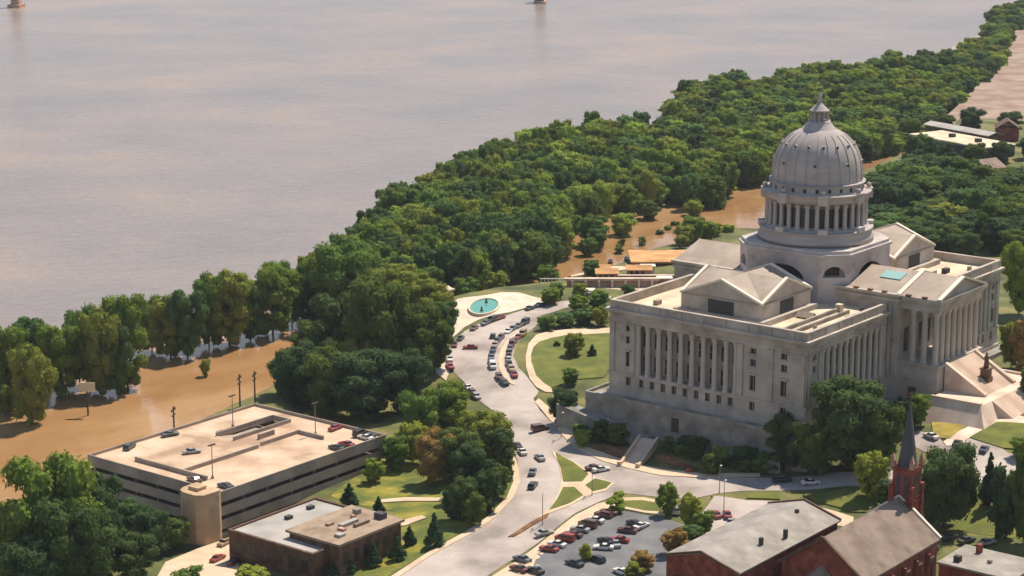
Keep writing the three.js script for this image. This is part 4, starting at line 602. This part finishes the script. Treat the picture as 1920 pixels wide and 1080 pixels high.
// ---------------------------------------------------------------- buildings far right
{
  const b = thing('depot_building', 'long dark walled building with white flat roof beyond the wooded bluff', 'building', [490, -20, -190], 1.21);
  mesh('wall', box(-28, 28, -4, 11, -11, 11), M.spire, b); const rf = mesh('roof', box(-29, 29, 11, 11.8, -12, 12), M.roofGravel, b);
  for (const x of [-12, 8]) mesh('roof_vent', box(x - 1.4, x + 1.4, 11.8, 13.6, -1.4, 1.4), M.dark, rf);
  for (let i = 0; i < 9; i++) mesh('window', box(-26 + i * 6, -22.6 + i * 6, 3, 7.5, 11.003, 11.12), M.glass, b);
  for (let i = 0; i < 4; i++) mesh('window', box(-28.12, -28.003, 3, 7.5, -9 + i * 5, -6 + i * 5), M.glass, b);
  const c = thing('depot_shed', 'narrow white roofed shed behind the depot building', 'building', [521, -20, -205], 1.21);
  mesh('wall', box(-25, 25, -4, 12, -5, 5), M.brown, c); mesh('roof', gableRoof('x', -26, 26, 0, 5, 12.2, 13.6, 0.4, 0.8), M.greyRoof, c);
  const d = thing('brick_house', 'brick building with pale gable end among trees at the right', 'building', [388, -14, -128], -0.3);
  mesh('wall', box(-6, 6, -2, 11, -7, 7), M.brick, d); mesh('gable_wall', box(-6.2, -6.003, -2, 11, -5, 5), M.walk, d); mesh('roof', gableRoof('x', -6.6, 6.6, 0, 7, 11.1, 14.6, 0.4, 0.6), M.slate, d);
  for (let i = 0; i < 3; i++) mesh('window', box(-4.6 + i * 3.6, -3 + i * 3.6, 4, 7, 7.003, 7.1), M.glass, d);
  const e = thing('dark_house', 'small dark red roofed house behind the white depot roof', 'building', [541, -18, -188], 0.5);
  mesh('wall', box(-7, 7, -2, 11, -6, 6), M.brick, e); mesh('roof', gableRoof('x', -7.6, 7.6, 0, 6, 11.1, 15, 0.4, 0.6), M.brown, e);
}
// ---------------------------------------------------------------- things standing in the flood
{
  for (const [x, z, h, lb] of [[-83.9, -157.4, 10.5, 'dark utility pole behind the garage, left of the pair'], [-80, -154.6, 10.8, 'dark utility pole behind the garage, right of the pair'], [-112, -157.5, 8.6, 'utility pole in flood water behind the deck cars']]) {
    const p = thing('utility_pole', lb, 'utility pole', [x, groundAt(x, z) - 1, z], 0.5, 'utility poles in the flood');
    mesh('shaft', cyl(0.3, 0.2, -2, h + 1), M.wood, p); mesh('crossarm', box(-2, 2, h - 0.4, h, -0.16, 0.16), M.wood, p); mesh('crossarm', box(-1.5, 1.5, h - 2, h - 1.6, -0.16, 0.16), M.wood, p);
    for (const q of [-1.7, -0.9, 0.9, 1.7]) mesh('insulator', cyl(0.12, 0.08, h, h + 0.45, q, 0, 6), M.metal, p);
  }
  const s = thing('sign_board', 'cream sign board on a post standing in flood water', 'sign', [-115.3, -23, -193.4], -0.9);
  mesh('post', cyl(0.3, 0.25, -4, 11), M.wood, s); mesh('board', box(-2.6, 2.6, 8, 10.8, 0.26, 0.5), M.cream, s);
  const bp = thing('bridge_pier', 'dark stone bridge pier rising from the river at top left', 'bridge pier', [782, -23, -1345], 0.6);
  mesh('shaft', box(-4.5, 4.5, -8, 34, -4, 4), M.pinkStone, bp); mesh('footing', [box(-10, 10, -8, 3, -6, 6)], M.pinkStone, bp);
  const bq = thing('bridge_pier', 'low reddish pier footing in the river at top centre', 'bridge pier', [1142, -23, -972], 0.6);
  mesh('footing', [box(-16, 16, -8, 2, -6, 6)], M.pinkStone, bq); mesh('shaft', box(-10, 10, 2, 30, -4, 4), M.brown, bq);
}

// ---------------------------------------------------------------- trees
// unit crowns: about one metre wide, top at y = 1; scaled per tree. Clumps of small leaf faces round a ragged core.
const ICO = new THREE.IcosahedronGeometry(1, 1).toNonIndexed();
function crownGeo(sd, { lobes = 15, y0 = 0.22, faces = 1300, shape = 'round', leaf = 0.05 } = {}) {
  seed = sd; const L = [];
  for (let i = 0; i < lobes; i++) {
    const t = (i + 0.5) / lobes; let y, rad, r;
    if (shape === 'cone') { y = y0 + (0.96 - y0) * t; rad = 0.34 * (1 - t) * (0.7 + 0.3 * rnd()); r = 0.07 + 0.17 * (1 - t); }
    else { const h = Math.pow((i + rnd()) / lobes, 0.9); y = y0 + 0.13 + (0.86 - y0 - 0.1) * h; const belly = Math.sin(Math.PI * Math.min(1, 0.18 + 0.82 * (1 - h) * 0.9 + 0.08)); rad = 0.36 * Math.sqrt(rnd()) * (0.55 + 0.5 * belly); r = rr(0.13, 0.22) * (0.75 + 0.4 * belly) * (lobes > 25 ? 0.82 : 1); }
    const a = i * 2.4 + rr(-0.4, 0.4);
    L.push([Math.cos(a) * rad, Math.min(y, 1 - r * 0.62), Math.sin(a) * rad, r, rr(0.55, 0.78)]);
  }
  const pos = [];
  for (const [x, y, z, r, f] of L) { // ragged core of each clump
    const p = ICO.attributes.position; const k1 = rr(0, 9), k2 = rr(0, 9);
    for (let i = 0; i < p.count; i++) { const a = p.getX(i), b = p.getY(i), c = p.getZ(i), q = 0.8 * (1 + 0.22 * Math.sin(5 * a + k1) * Math.cos(4 * c + k2) + 0.12 * Math.sin(9 * b + k2)); pos.push(x + a * r * q, y + b * r * q * f, z + c * r * q); }
  }
  let tot = 0; for (const l of L) tot += l[3] * l[3];
  for (const [x, y, z, r, f] of L) {
    const n = Math.round(faces * r * r / tot);
    for (let i = 0; i < n; i++) {
      const d = V(rr(-1, 1), rr(-0.75, 1), rr(-1, 1)).normalize(), q = rr(0.74, 1.13), c = V(x + d.x * r * q, y + d.y * r * q * f, z + d.z * r * q);
      if (c.y < 0.02) continue;
      const nn = d.clone().add(V(rr(-0.8, 0.8), rr(-0.3, 0.9), rr(-0.8, 0.8))).normalize(), s = leaf * rr(0.6, 1.25);
      const t = V(rr(-1, 1), rr(-1, 1), rr(-1, 1)).cross(nn).normalize(), b = nn.clone().cross(t), A = (u, v) => pos.push(c.x + (t.x * u + b.x * v) * s, c.y + (t.y * u + b.y * v) * s, c.z + (t.z * u + b.z * v) * s);
      A(-0.6, -0.4); A(0.7, -0.5); A(0.1, 0.8); A(-0.6, -0.4); A(0.1, 0.8); A(-0.8, 0.6);
    }
  }
  const g = new THREE.BufferGeometry(); g.setAttribute('position', new THREE.Float32BufferAttribute(pos, 3)); g.computeVertexNormals(); return g;
}
function trunkGeo(sd, top = 0.6) {
  seed = sd; const parts = []; const bend = rr(-0.03, 0.03);
  parts.push(new THREE.TubeGeometry(new THREE.CatmullRomCurve3([V(0, -0.06, 0), V(bend, top * 0.4, bend), V(-bend, top, bend)]), 6, 0.035, 6).toNonIndexed());
  for (let i = 0; i < 5; i++) { const a = i * 1.3 + rnd(), y = top * rr(0.35, 0.8); parts.push(new THREE.TubeGeometry(new THREE.CatmullRomCurve3([V(0, y, 0), V(Math.cos(a) * 0.1, y + 0.1, Math.sin(a) * 0.1), V(Math.cos(a) * 0.27, y + 0.2, Math.sin(a) * 0.27)]), 4, 0.014, 5).toNonIndexed()); }
  return mergeGeometries(parts.map((p) => { p.deleteAttribute('uv'); return p; }));
}
const leafMat = (k, r, g, b) => { const m = new THREE.MeshPhysicalMaterial({ color: new THREE.Color().setRGB(r * 1.32, g * 1.28, b * 1.35), roughness: 1, specularIntensity: 0.05, transmission: 0.4, thickness: 0, side: THREE.DoubleSide }); m.name = k; return m; };
const LEAF = {
  broad: [leafMat('leaf_green', 0.135, 0.19, 0.03), leafMat('leaf_mid_green', 0.102, 0.165, 0.032), leafMat('leaf_olive', 0.175, 0.2, 0.034), leafMat('leaf_cool_green', 0.082, 0.14, 0.04)],
  dark: [leafMat('leaf_dark', 0.07, 0.105, 0.03), leafMat('leaf_deep', 0.055, 0.092, 0.032), leafMat('leaf_dark_olive', 0.085, 0.12, 0.025)],
  yellow: [leafMat('leaf_yellow_green', 0.22, 0.25, 0.035), leafMat('leaf_lime', 0.18, 0.235, 0.035)],
  orange: [leafMat('leaf_rust', 0.25, 0.17, 0.05)],
  conifer: [leafMat('needle', 0.04, 0.075, 0.03)],
};
const CROWN = [11, 23, 37, 59, 71, 97].map((s, i) => crownGeo(s * 1001, { y0: -0.1 + (i % 3) * 0.04, lobes: 30 + (i % 3) * 5, faces: 1700, leaf: 0.042 }));
const CROWN_FINE = [13, 29, 43, 61].map((s, i) => crownGeo(s * 1013, { y0: -0.08 + (i % 2) * 0.05, lobes: 26 + (i % 3) * 5, faces: 7000, leaf: 0.023 }));
const TRUNK = [5, 9, 14].map((s) => trunkGeo(s * 77));
const CONE = [crownGeo(333, { shape: 'cone', y0: 0.1, lobes: 16, faces: 800, leaf: 0.055 }), crownGeo(334, { shape: 'cone', y0: 0.1, lobes: 15, faces: 800, leaf: 0.055 })];
const BUSH = [crownGeo(441, { y0: -0.15, lobes: 13, faces: 800, leaf: 0.06 }), crownGeo(442, { y0: -0.15, lobes: 13, faces: 800, leaf: 0.06 })];
const KIND = ['broad', 'yellow', 'conifer', 'dark', 'bush', 'orange'];
let treeCount = 0;
function plant([x, y, z, h, w, k], label, group, prefix) {
  const kind = KIND[k], i = treeCount++;
  const name = kind === 'bush' || h < 5 ? 'shrub' : kind === 'conifer' ? 'conifer_tree' : 'broadleaf_tree';
  const t = thing(prefix ?? name, label, name === 'shrub' ? 'shrub' : 'tree', [x, y, z], i * 1.71, group);
  const geo = kind === 'conifer' ? CONE[i % 2] : name === 'shrub' ? BUSH[i % 2] : w > 9.5 && !prefix ? CROWN_FINE[i % 4] : CROWN[i % CROWN.length];
  const set = kind === 'bush' ? LEAF.dark.concat(LEAF.broad[1]) : LEAF[kind];
  const c = mesh('crown', geo, set[i % set.length], t); c.scale.set(w * 1.12, h, w * 1.12);
  const tr = mesh('trunk', TRUNK[i % 3], M.bark, t); tr.scale.set(w * 0.6, h, w * 0.6);
  return t;
}
const LOOK = ['leafy green', 'pale yellow green', 'dark pointed conifer', 'dark green', 'rounded dark green', 'rusty orange'];
const kindWord = (k, h) => (k === 4 || h < 5 ? 'shrub' : k === 2 ? 'evergreen' : 'tree');
function grove(list, where, group) { list.forEach((t, i) => plant(t, `${LOOK[t[5]].replace(' conifer', '')} ${kindWord(t[5], t[3])} ${where}, ${ORD[i]} from left`, group)); }
TREES.flood.forEach((f) => { f[4] *= 0.8; });
grove(TREES.flood, 'standing in brown flood water', 'trees standing in the flood at left');
TREES.bluff.forEach((t) => (t[5] === 3 || (t[5] === 0 && t[3] > 15) ? plant(t, 'tree crown in the dense dark grove between flood and drive', 'dense grove on the bluff') : null));
grove(TREES.bluff.filter((t) => !(t[5] === 3 || (t[5] === 0 && t[3] > 15))), 'in the park strip left of the avenue', 'park strip trees');
grove(TREES.cap, 'on the oval lawn by the capitol', 'oval lawn trees');
grove(TREES.shr, 'on the bank below the podium', 'podium bank shrubs');
grove(TREES.south, 'near the street right of the west facade', 'trees south of the capitol');
grove(TREES.lot, 'around the small parking lot', 'parking lot trees');
grove(TREES.left, 'beside the garage at lower left', 'trees beside the garage');
{
  // trees close behind the east wing and round the depot, shrubs along the podium and the north lawn
  const lay = (list, k, h0, w0) => list.map(([x, z], i) => [x, groundAt(x, z), z, h0 * (0.8 + 0.4 * hash2(i, k, 3)), w0 * (0.8 + 0.4 * hash2(i, k, 4)), k]);
  grove(lay([[182, -78], [196, -66], [206, -88], [214, -60], [200, -48], [222, -74], [210, -30], [228, -46], [236, -22], [222, -12]], 3, 13, 16), 'behind the east wing roof', 'trees behind the east wing');
  grove(lay([[452, -196], [446, -180], [458, -168], [470, -158], [486, -150], [506, -150], [528, -160], [548, -166], [566, -182], [572, -200], [566, -222], [552, -232]], 3, 12, 14), 'around the far white roofed depot', 'trees around the depot');
  grove(lay([[-70.5, -34], [-70.5, -29], [-70.8, -24], [-69.5, -4], [-70, 0], [-70.5, 5], [-69.5, 10], [-69.5, 15], [-70, 20]], 4, 3.4, 4.6), 'in the row against the podium wall', 'shrubs along the podium wall');
  grove(lay([[52, -124], [60, -121], [66, -126], [74, -118], [56, -140], [64, -143], [72, -138]], 0, 6, 6.5), 'on the north lawn by the upper drive', 'north lawn trees');
}
// woodland along the river: the nearest trees one by one, the rest of the canopy as one mass
function inside(x, z, P) { let r = false; for (let i = 0, j = P.length - 1; i < P.length; j = i++) if ((P[i][1] > z) !== (P[j][1] > z) && x < ((P[j][0] - P[i][0]) * (z - P[i][1])) / (P[j][1] - P[i][1]) + P[i][0]) r = !r; return r; }
{
  const poly = [...WOOD_RIVER_EDGE, ...WOOD_FLOOD_EDGE.slice().reverse()], spots = [];
  seed = 4242;
  for (let x = 0; x < 1420; x += x < 350 ? 8.6 : 10) for (let z = -600; z < -190; z += x < 350 ? 8.6 : 10) {
    const px = x + rr(-4, 4), pz = z + rr(-4, 4), a = rnd(), b = rnd(), c = rnd();
    if (inside(px, pz, poly)) spots.push([px, groundAt(px, pz), pz, 10.5 + 9 * a * (0.4 + 0.6 * a) + (x > 500 ? -1.5 : 2.5), 9.5 + 7 * b * b + (x > 350 ? 0.8 : 0), c < 0.1 ? 1 : c < 0.75 ? 0 : 3]);
  }
  // a looser fringe of small flooded trees at the inner edge
  for (const [x, z, h] of [[196, -222, 14], [190, -216, 10], [224, -226, 12], [262, -238, 11], [178, -212, 8], [210, -206, 4], [236, -214, 3.5], [247, -217, 3.5], [258, -220, 3.5], [283, -226, 9], [190, -204, 4], [205, -213, 3]]) spots.push([x, LEVEL, z, h, h * 0.85 + 1, 0]);
  for (const [x, z, h] of [[214, -186, 9], [224, -188, 12], [232, -186, 9], [243, -190, 8], [205, -182, 6], [256, -190, 5], [120, -168, 6], [112, -162, 7], [96, -172, 9], [78, -182, 9], [64, -186, 10], [52, -190, 10]]) spots.push([x, groundAt(x, z), z, h, h * 0.9 + 1, 0]);
  spots.sort((p, q) => Math.hypot(p[0] + 527, p[2] - 299) - Math.hypot(q[0] + 527, q[2] - 299));
  spots.slice(0, 170).forEach((s) => plant(s, 'green tree crown in the flooded woodland along the river', 'flooded riverside woodland', 'woodland_tree'));
  const rest = spots.slice(170), wm = new THREE.MeshPhysicalMaterial({ color: 0xffffff, roughness: 1, specularIntensity: 0.05, transmission: 0.4, thickness: 0, side: THREE.DoubleSide }); wm.name = 'woodland_leaves';
  const far = new THREE.Group(); far.name = 'woodland_canopy'; far.userData = { label: 'continuous green canopy of distant flooded woodland along the river', category: 'woodland', kind: 'stuff' }; scene.add(far);
  const mats = [LEAF.yellow[1].color, LEAF.broad[0].color, LEAF.broad[1].color, LEAF.broad[2].color, LEAF.broad[3].color, LEAF.dark[0].color, LEAF.dark[2].color];
  for (let v = 0; v < 3; v++) {
    const mine = rest.filter((_, i) => i % 3 === v), im = new THREE.InstancedMesh(CROWN[v * 2], wm, mine.length); im.name = 'canopy'; im.castShadow = im.receiveShadow = true;
    const o = new THREE.Object3D();
    mine.forEach((s, i) => { o.position.set(s[0], s[1] - 1.5, s[2]); o.rotation.y = i * 2.1; o.scale.set(s[4] * 1.2, s[3], s[4] * 1.2); o.updateMatrix(); im.setMatrixAt(i, o.matrix); const c = mats[Math.floor(hash2(i, v, 8) * mats.length)].clone().multiplyScalar(0.8 + 0.5 * hash2(i, v, 5)); im.setColorAt(i, c); });
    far.add(im);
  }
  console.log('woodland', spots.length);
  // wooded slope beyond the east wing
  const sp = []; seed = 99;
  for (let x = 215; x < 450; x += 15) for (let z = -190; z < -20; z += 15) { const px = x + rr(-4, 4), pz = z + rr(-4, 4), a = rnd(), b = rnd(), c = rnd(); if (inside(px, pz, EAST_WOOD) && Math.hypot(px - 388, pz + 128) > 11) sp.push([px, groundAt(px, pz), pz, 12 + 9 * a, 16 + 8 * b, c < 0.2 ? 0 : 3]); }
  for (const s of sp) plant(s, 'dark green tree crown in the wood behind the dome', 'dark wood east of the capitol', 'hillside_tree');
  console.log('hillside', sp.length);
}

// ---------------------------------------------------------------- cars
const PAINT = { red: '#8c241d', maroon: '#5a211f', white: '#cfcac0', silver: '#95938f', black: '#1d1e21', 'dark blue': '#27304a', 'dark green': '#2d3a32', tan: '#9d8465', brown: '#5f4632', grey: '#5d5f62' };
const paintMat = {}; for (const [k, c] of Object.entries(PAINT)) { paintMat[k] = new THREE.MeshPhysicalMaterial({ color: new THREE.Color(c), roughness: 0.45, clearcoat: 0.6, clearcoatRoughness: 0.2 }); paintMat[k].name = `${k.replace(' ', '_')}_paint`; }
function profile(pts, w, bev = 0.12) { const s = new THREE.Shape(pts.map(([x, y]) => new THREE.Vector2(x, y))); const g = new THREE.ExtrudeGeometry(s, { depth: w - 2 * bev, bevelEnabled: true, bevelThickness: bev, bevelSize: bev * 0.8, bevelSegments: 1 }); g.translate(0, 0, -(w - 2 * bev) / 2); return boxUV(g); }
const BODY = {
  sedan: { body: [[profile([[-2.4, 0.35], [2.35, 0.35], [2.42, 0.75], [1.1, 0.95], [-1.7, 1.0], [-2.42, 0.9]], 1.82)], [profile([[-0.85, 1.42], [0.35, 1.42], [0.2, 1.48], [-0.75, 1.48]], 1.36, 0.05)]], glass: profile([[-1.75, 0.98], [1.15, 0.95], [0.4, 1.4], [-0.95, 1.42]], 1.6, 0.1) },
  wagon: { body: [[profile([[-2.4, 0.35], [2.35, 0.35], [2.42, 0.78], [1.1, 0.98], [-2.3, 1.02], [-2.45, 0.8]], 1.84)], [profile([[-2.1, 1.45], [0.3, 1.45], [0.1, 1.52], [-2.0, 1.52]], 1.44, 0.05)]], glass: profile([[-2.25, 1.0], [1.15, 0.97], [0.35, 1.44], [-2.1, 1.45]], 1.64, 0.1) },
  van: { body: [[profile([[-2.5, 0.4], [2.4, 0.4], [2.45, 0.95], [1.75, 1.1], [-2.5, 1.15]], 1.95)], [profile([[-2.45, 1.7], [0.9, 1.7], [0.6, 1.98], [-2.4, 2.0]], 1.8, 0.06)]], glass: profile([[-2.45, 1.12], [1.75, 1.08], [0.95, 1.72], [-2.4, 1.74]], 1.78, 0.1) },
};
const WHEEL = new THREE.CylinderGeometry(0.33, 0.33, 0.24, 14).rotateX(Math.PI / 2);
const RIM = new THREE.CylinderGeometry(0.19, 0.19, 0.26, 10).rotateX(Math.PI / 2);
const LIGHT = new THREE.BoxGeometry(0.08, 0.16, 0.36);
for (const t of Object.values(BODY)) t.geo = mergeGeometries([...t.body[0], ...t.body[1]]);
const proto = {};
function car(type, color, [x, z], turn, label, group, y = groundAt(x, z) + 0.16) {
  const key = type + color; let o;
  if (!proto[key]) {
    o = new THREE.Group(); mesh('body', BODY[type].geo, paintMat[color], o); mesh('windows', BODY[type].glass, M.carGlass, o);
    for (const sx of [-1.5, 1.5]) for (const sz of [-0.82, 0.82]) { const w = mesh('wheel', WHEEL, M.tire, o); w.position.set(sx, 0.33, sz); mesh('rim', RIM, M.metal, w); }
    for (const sz of [-0.62, 0.62]) { mesh('headlight', LIGHT, M.lamp, o).position.set(2.4, 0.66, sz); }
    proto[key] = o;
  } else o = proto[key].clone();
  o.name = numbered(type === 'van' ? 'parked_van' : 'parked_car'); o.position.set(x, y, z); o.rotation.set(0, turn, 0); o.userData = { label, category: type === 'van' ? 'van' : 'car', group }; scene.add(o); return o;
}
const COLORS = Object.keys(PAINT), TYPES = ['sedan', 'sedan', 'wagon', 'sedan', 'sedan', 'van'];
seed = 777;
const pick = (a) => a[Math.floor(rnd() * a.length)];
function row(list, where, group, colors, mode, from = 'left') {
  list.forEach((p, i) => {
    const q = list[Math.min(i + 1, list.length - 1)], o = list[Math.max(i - 1, 0)], tan = Math.atan2(-(q[1] - o[1]), q[0] - o[0]);
    const type = pick(TYPES), col = colors[i % colors.length];
    car(type, col, p, tan + (mode === 'perp' ? Math.PI / 2 + rr(-0.06, 0.06) : rr(-0.05, 0.05)), `${col} ${type} parked ${where}, ${ORD[i] ?? 'last'} from ${from}`, group);
  });
}
function resample(list, step) { const out = []; let need = 0; for (let i = 0; i < list.length - 1; i++) { const [a, b] = [list[i], list[i + 1]], L = Math.hypot(b[0] - a[0], b[1] - a[1]); let s = need; while (s < L) { out.push([a[0] + (b[0] - a[0]) * s / L, a[1] + (b[1] - a[1]) * s / L]); s += step; } need = s - L; } return out; }
row(CARS.outer, 'on outer curb of the curving drive', 'cars on the outer curb', ['red', 'black', 'grey', 'brown', 'black', 'maroon', 'white', 'red', 'white', 'maroon', 'silver'], 'along', 'the pool');
row(CARS.upper, 'along the drive near the plaza', 'cars on the upper drive', ['dark green', 'dark blue', 'black', 'black', 'grey'], 'along');
row(resample(CARS.cresL, 5.3).filter((_, i) => i % 9 !== 4), 'on outer side of crescent median', 'cars on the crescent median, outer side', ['black', 'grey', 'dark blue', 'white', 'maroon', 'black', 'tan', 'dark green'], 'along', 'far end');
row(resample(CARS.cresR, 5.3).filter((_, i) => i % 8 !== 5), 'on lawn side of crescent median', 'cars on the crescent median, lawn side', ['tan', 'red', 'brown', 'maroon', 'grey', 'maroon', 'white', 'black'], 'along', 'far end');
row(CARS.lotA, 'in the street side row of the small lot', 'cars in the street row of the lot', ['red', 'white', 'red', 'maroon', 'silver', 'brown', 'white', 'maroon', 'brown'], 'perp');
row(CARS.lotB, 'in the middle row of the small lot', 'cars in the middle row of the lot', ['white', 'black', 'silver', 'red', 'maroon', 'black', 'white'], 'perp');
{
  const z = 'other cars';
  const LOTC = ['dark green sedan|in the near row of the small lot', 'grey sedan|on the pale apron left of the lot', 'maroon sedan|at the bottom edge left of the lot', 'black sedan|at the bottom edge beside the apron', 'white sedan|under the rusty tree at the bottom', 'black wagon|beside the yellow tree in the lot'];
  CARS.lotC.forEach((p, i) => { const [c, w] = LOTC[i].split('|'), k = c.split(' '), type = k.pop(); car(type, k.join(' '), p, 1.45 + rr(-0.1, 0.1), `${c} parked ${w}`, z); });
  const MISC = [['sedan', 'red', 'driving alone on the wide curving drive', 2.3], ['wagon', 'dark green', 'parked left of the crescent median tip', 0.6], ['van', 'maroon', 'stopped in tree shade at the neck of the drive', -0.5], ['sedan', 'black', 'leading the two at the curb by the avenue trees', 1.0], ['sedan', 'white', 'second at the curb by the avenue trees', 0.9], ['sedan', 'silver', 'driving on the avenue beside the grass triangle', 1.0], ['sedan', 'grey', 'driving on the avenue behind the black car', 0.55], ['wagon', 'black', 'driving down the middle of the avenue', 0.4], ['sedan', 'silver', 'waiting beside the median near the lot', -0.35], ['sedan', 'maroon', 'turning beside the grass triangle tip', -0.5], ['sedan', 'white', 'following the maroon car past the triangle', -0.5], ['sedan', 'red', 'by the pavement under the podium shrubs', 0.7], ['van', 'white', 'parked at the corner of the small lot', 0.2], ['sedan', 'red', 'left of the two red cars by the hall', 0.9], ['sedan', 'red', 'right of the two red cars by the hall', 0.7], ['van', 'black', 'on the street in front of the dark trees', -0.75], ['sedan', 'white', 'behind the black van on the street', -0.75], ['sedan', 'white', 'by the dry lawn near the south steps', 1.2], ['sedan', 'black', 'left of two parked below the south walk', 0.2], ['sedan', 'dark blue', 'right of two parked below the south walk', 0.2], ['wagon', 'black', 'behind the church gable, first from church', -0.3], ['sedan', 'dark green', 'behind the pale roofed rectory, middle of the row', -0.3], ['sedan', 'silver', 'behind the rectory at the far right', -0.3], ['sedan', 'white', 'between trees left of the hall roof', 0.6], ['sedan', 'silver', 'on the path behind the hall roof', 0.4]];
  CARS.misc.forEach((p, i) => { const [t, c, w, a] = MISC[i]; car(t, c, p, a, `${c} ${t} ${w}`, z); });
  const DR = [['sedan', 'red', 'by the brown office wall, lower'], ['sedan', 'maroon', 'by the brown office wall, right'], ['sedan', 'tan', 'by the brown office wall, upper']];
  CARS.drive.forEach((p, i) => car(DR[i][0], DR[i][1], p, 0.2, `${DR[i][1]} ${DR[i][0]} on the garage driveway ${DR[i][2]}`, z));
  const MO = [['sedan', 'maroon', 'left'], ['sedan', 'dark green', 'upper'], ['van', 'black', 'lower']];
  CARS.monu.forEach((p, i) => car(MO[i][0], MO[i][1], p, 0.5, `${MO[i][1]} ${MO[i][0]} on the gravel lot by the flood, ${MO[i][2]} of three`, z));
  const DK = [['wagon', 'dark green', 'near the deck\'s left corner', 0.4], ['sedan', 'dark green', 'at the back edge near the pole', -0.3], ['sedan', 'brown', 'left of the stair tower', 1.4], ['sedan', 'dark blue', 'right of the stair tower', 1.5], ['sedan', 'dark green', 'left of the red one at the right edge', 1.57], ['sedan', 'red', 'at the right edge by the black ones', 1.57], ['sedan', 'red', 'at the back right corner', 0.1], ['van', 'black', 'under the trees at the right corner', 0.1], ['sedan', 'grey', 'at the extreme right corner', 0.1], ['sedan', 'white', 'beside the black van at right', 1.57], ['sedan', 'silver', 'alone mid deck beyond the ramp wall', -0.5]];
  DECK_CARS.forEach(([x, zz], i) => { const [t, c, w, a] = DK[i]; car(t, c, [Math.min(-116, Math.max(-173, x)), Math.min(-73.3, Math.max(-118.5, zz))], a, `${c} ${t} on the garage roof ${w}`, 'cars on the garage roof', DECK + 0.01); });
}
// ---------------------------------------------------------------- street lamps
for (const [x, z, h, lb] of [[-99.1, 32.4, 8, 'tall street lamp by the red cars behind the hall'], [-130.7, -1.6, 8, 'street lamp on the median of the avenue'], [-106.3, -3.8, 7, 'street lamp on the small grass island'], [-88, 24, 7, 'street lamp beside the street below the capitol'], [-74, -38, 7, 'street lamp at the curb by the round shrub']]) {
  const p = thing('street_lamp', lb, 'street lamp', [x, groundAt(x, z) + 0.2, z], 0.4, 'street lamps');
  mesh('shaft', cyl(0.13, 0.08, -0.5, h), M.metal, p); mesh('arm', box(0, 1.8, h - 0.1, h + 0.02, -0.05, 0.05), M.metal, p); mesh('lamp_head', box(1.3, 2.2, h - 0.22, h - 0.1, -0.2, 0.2), M.lamp, p);
}
renderer.render(scene, camera);
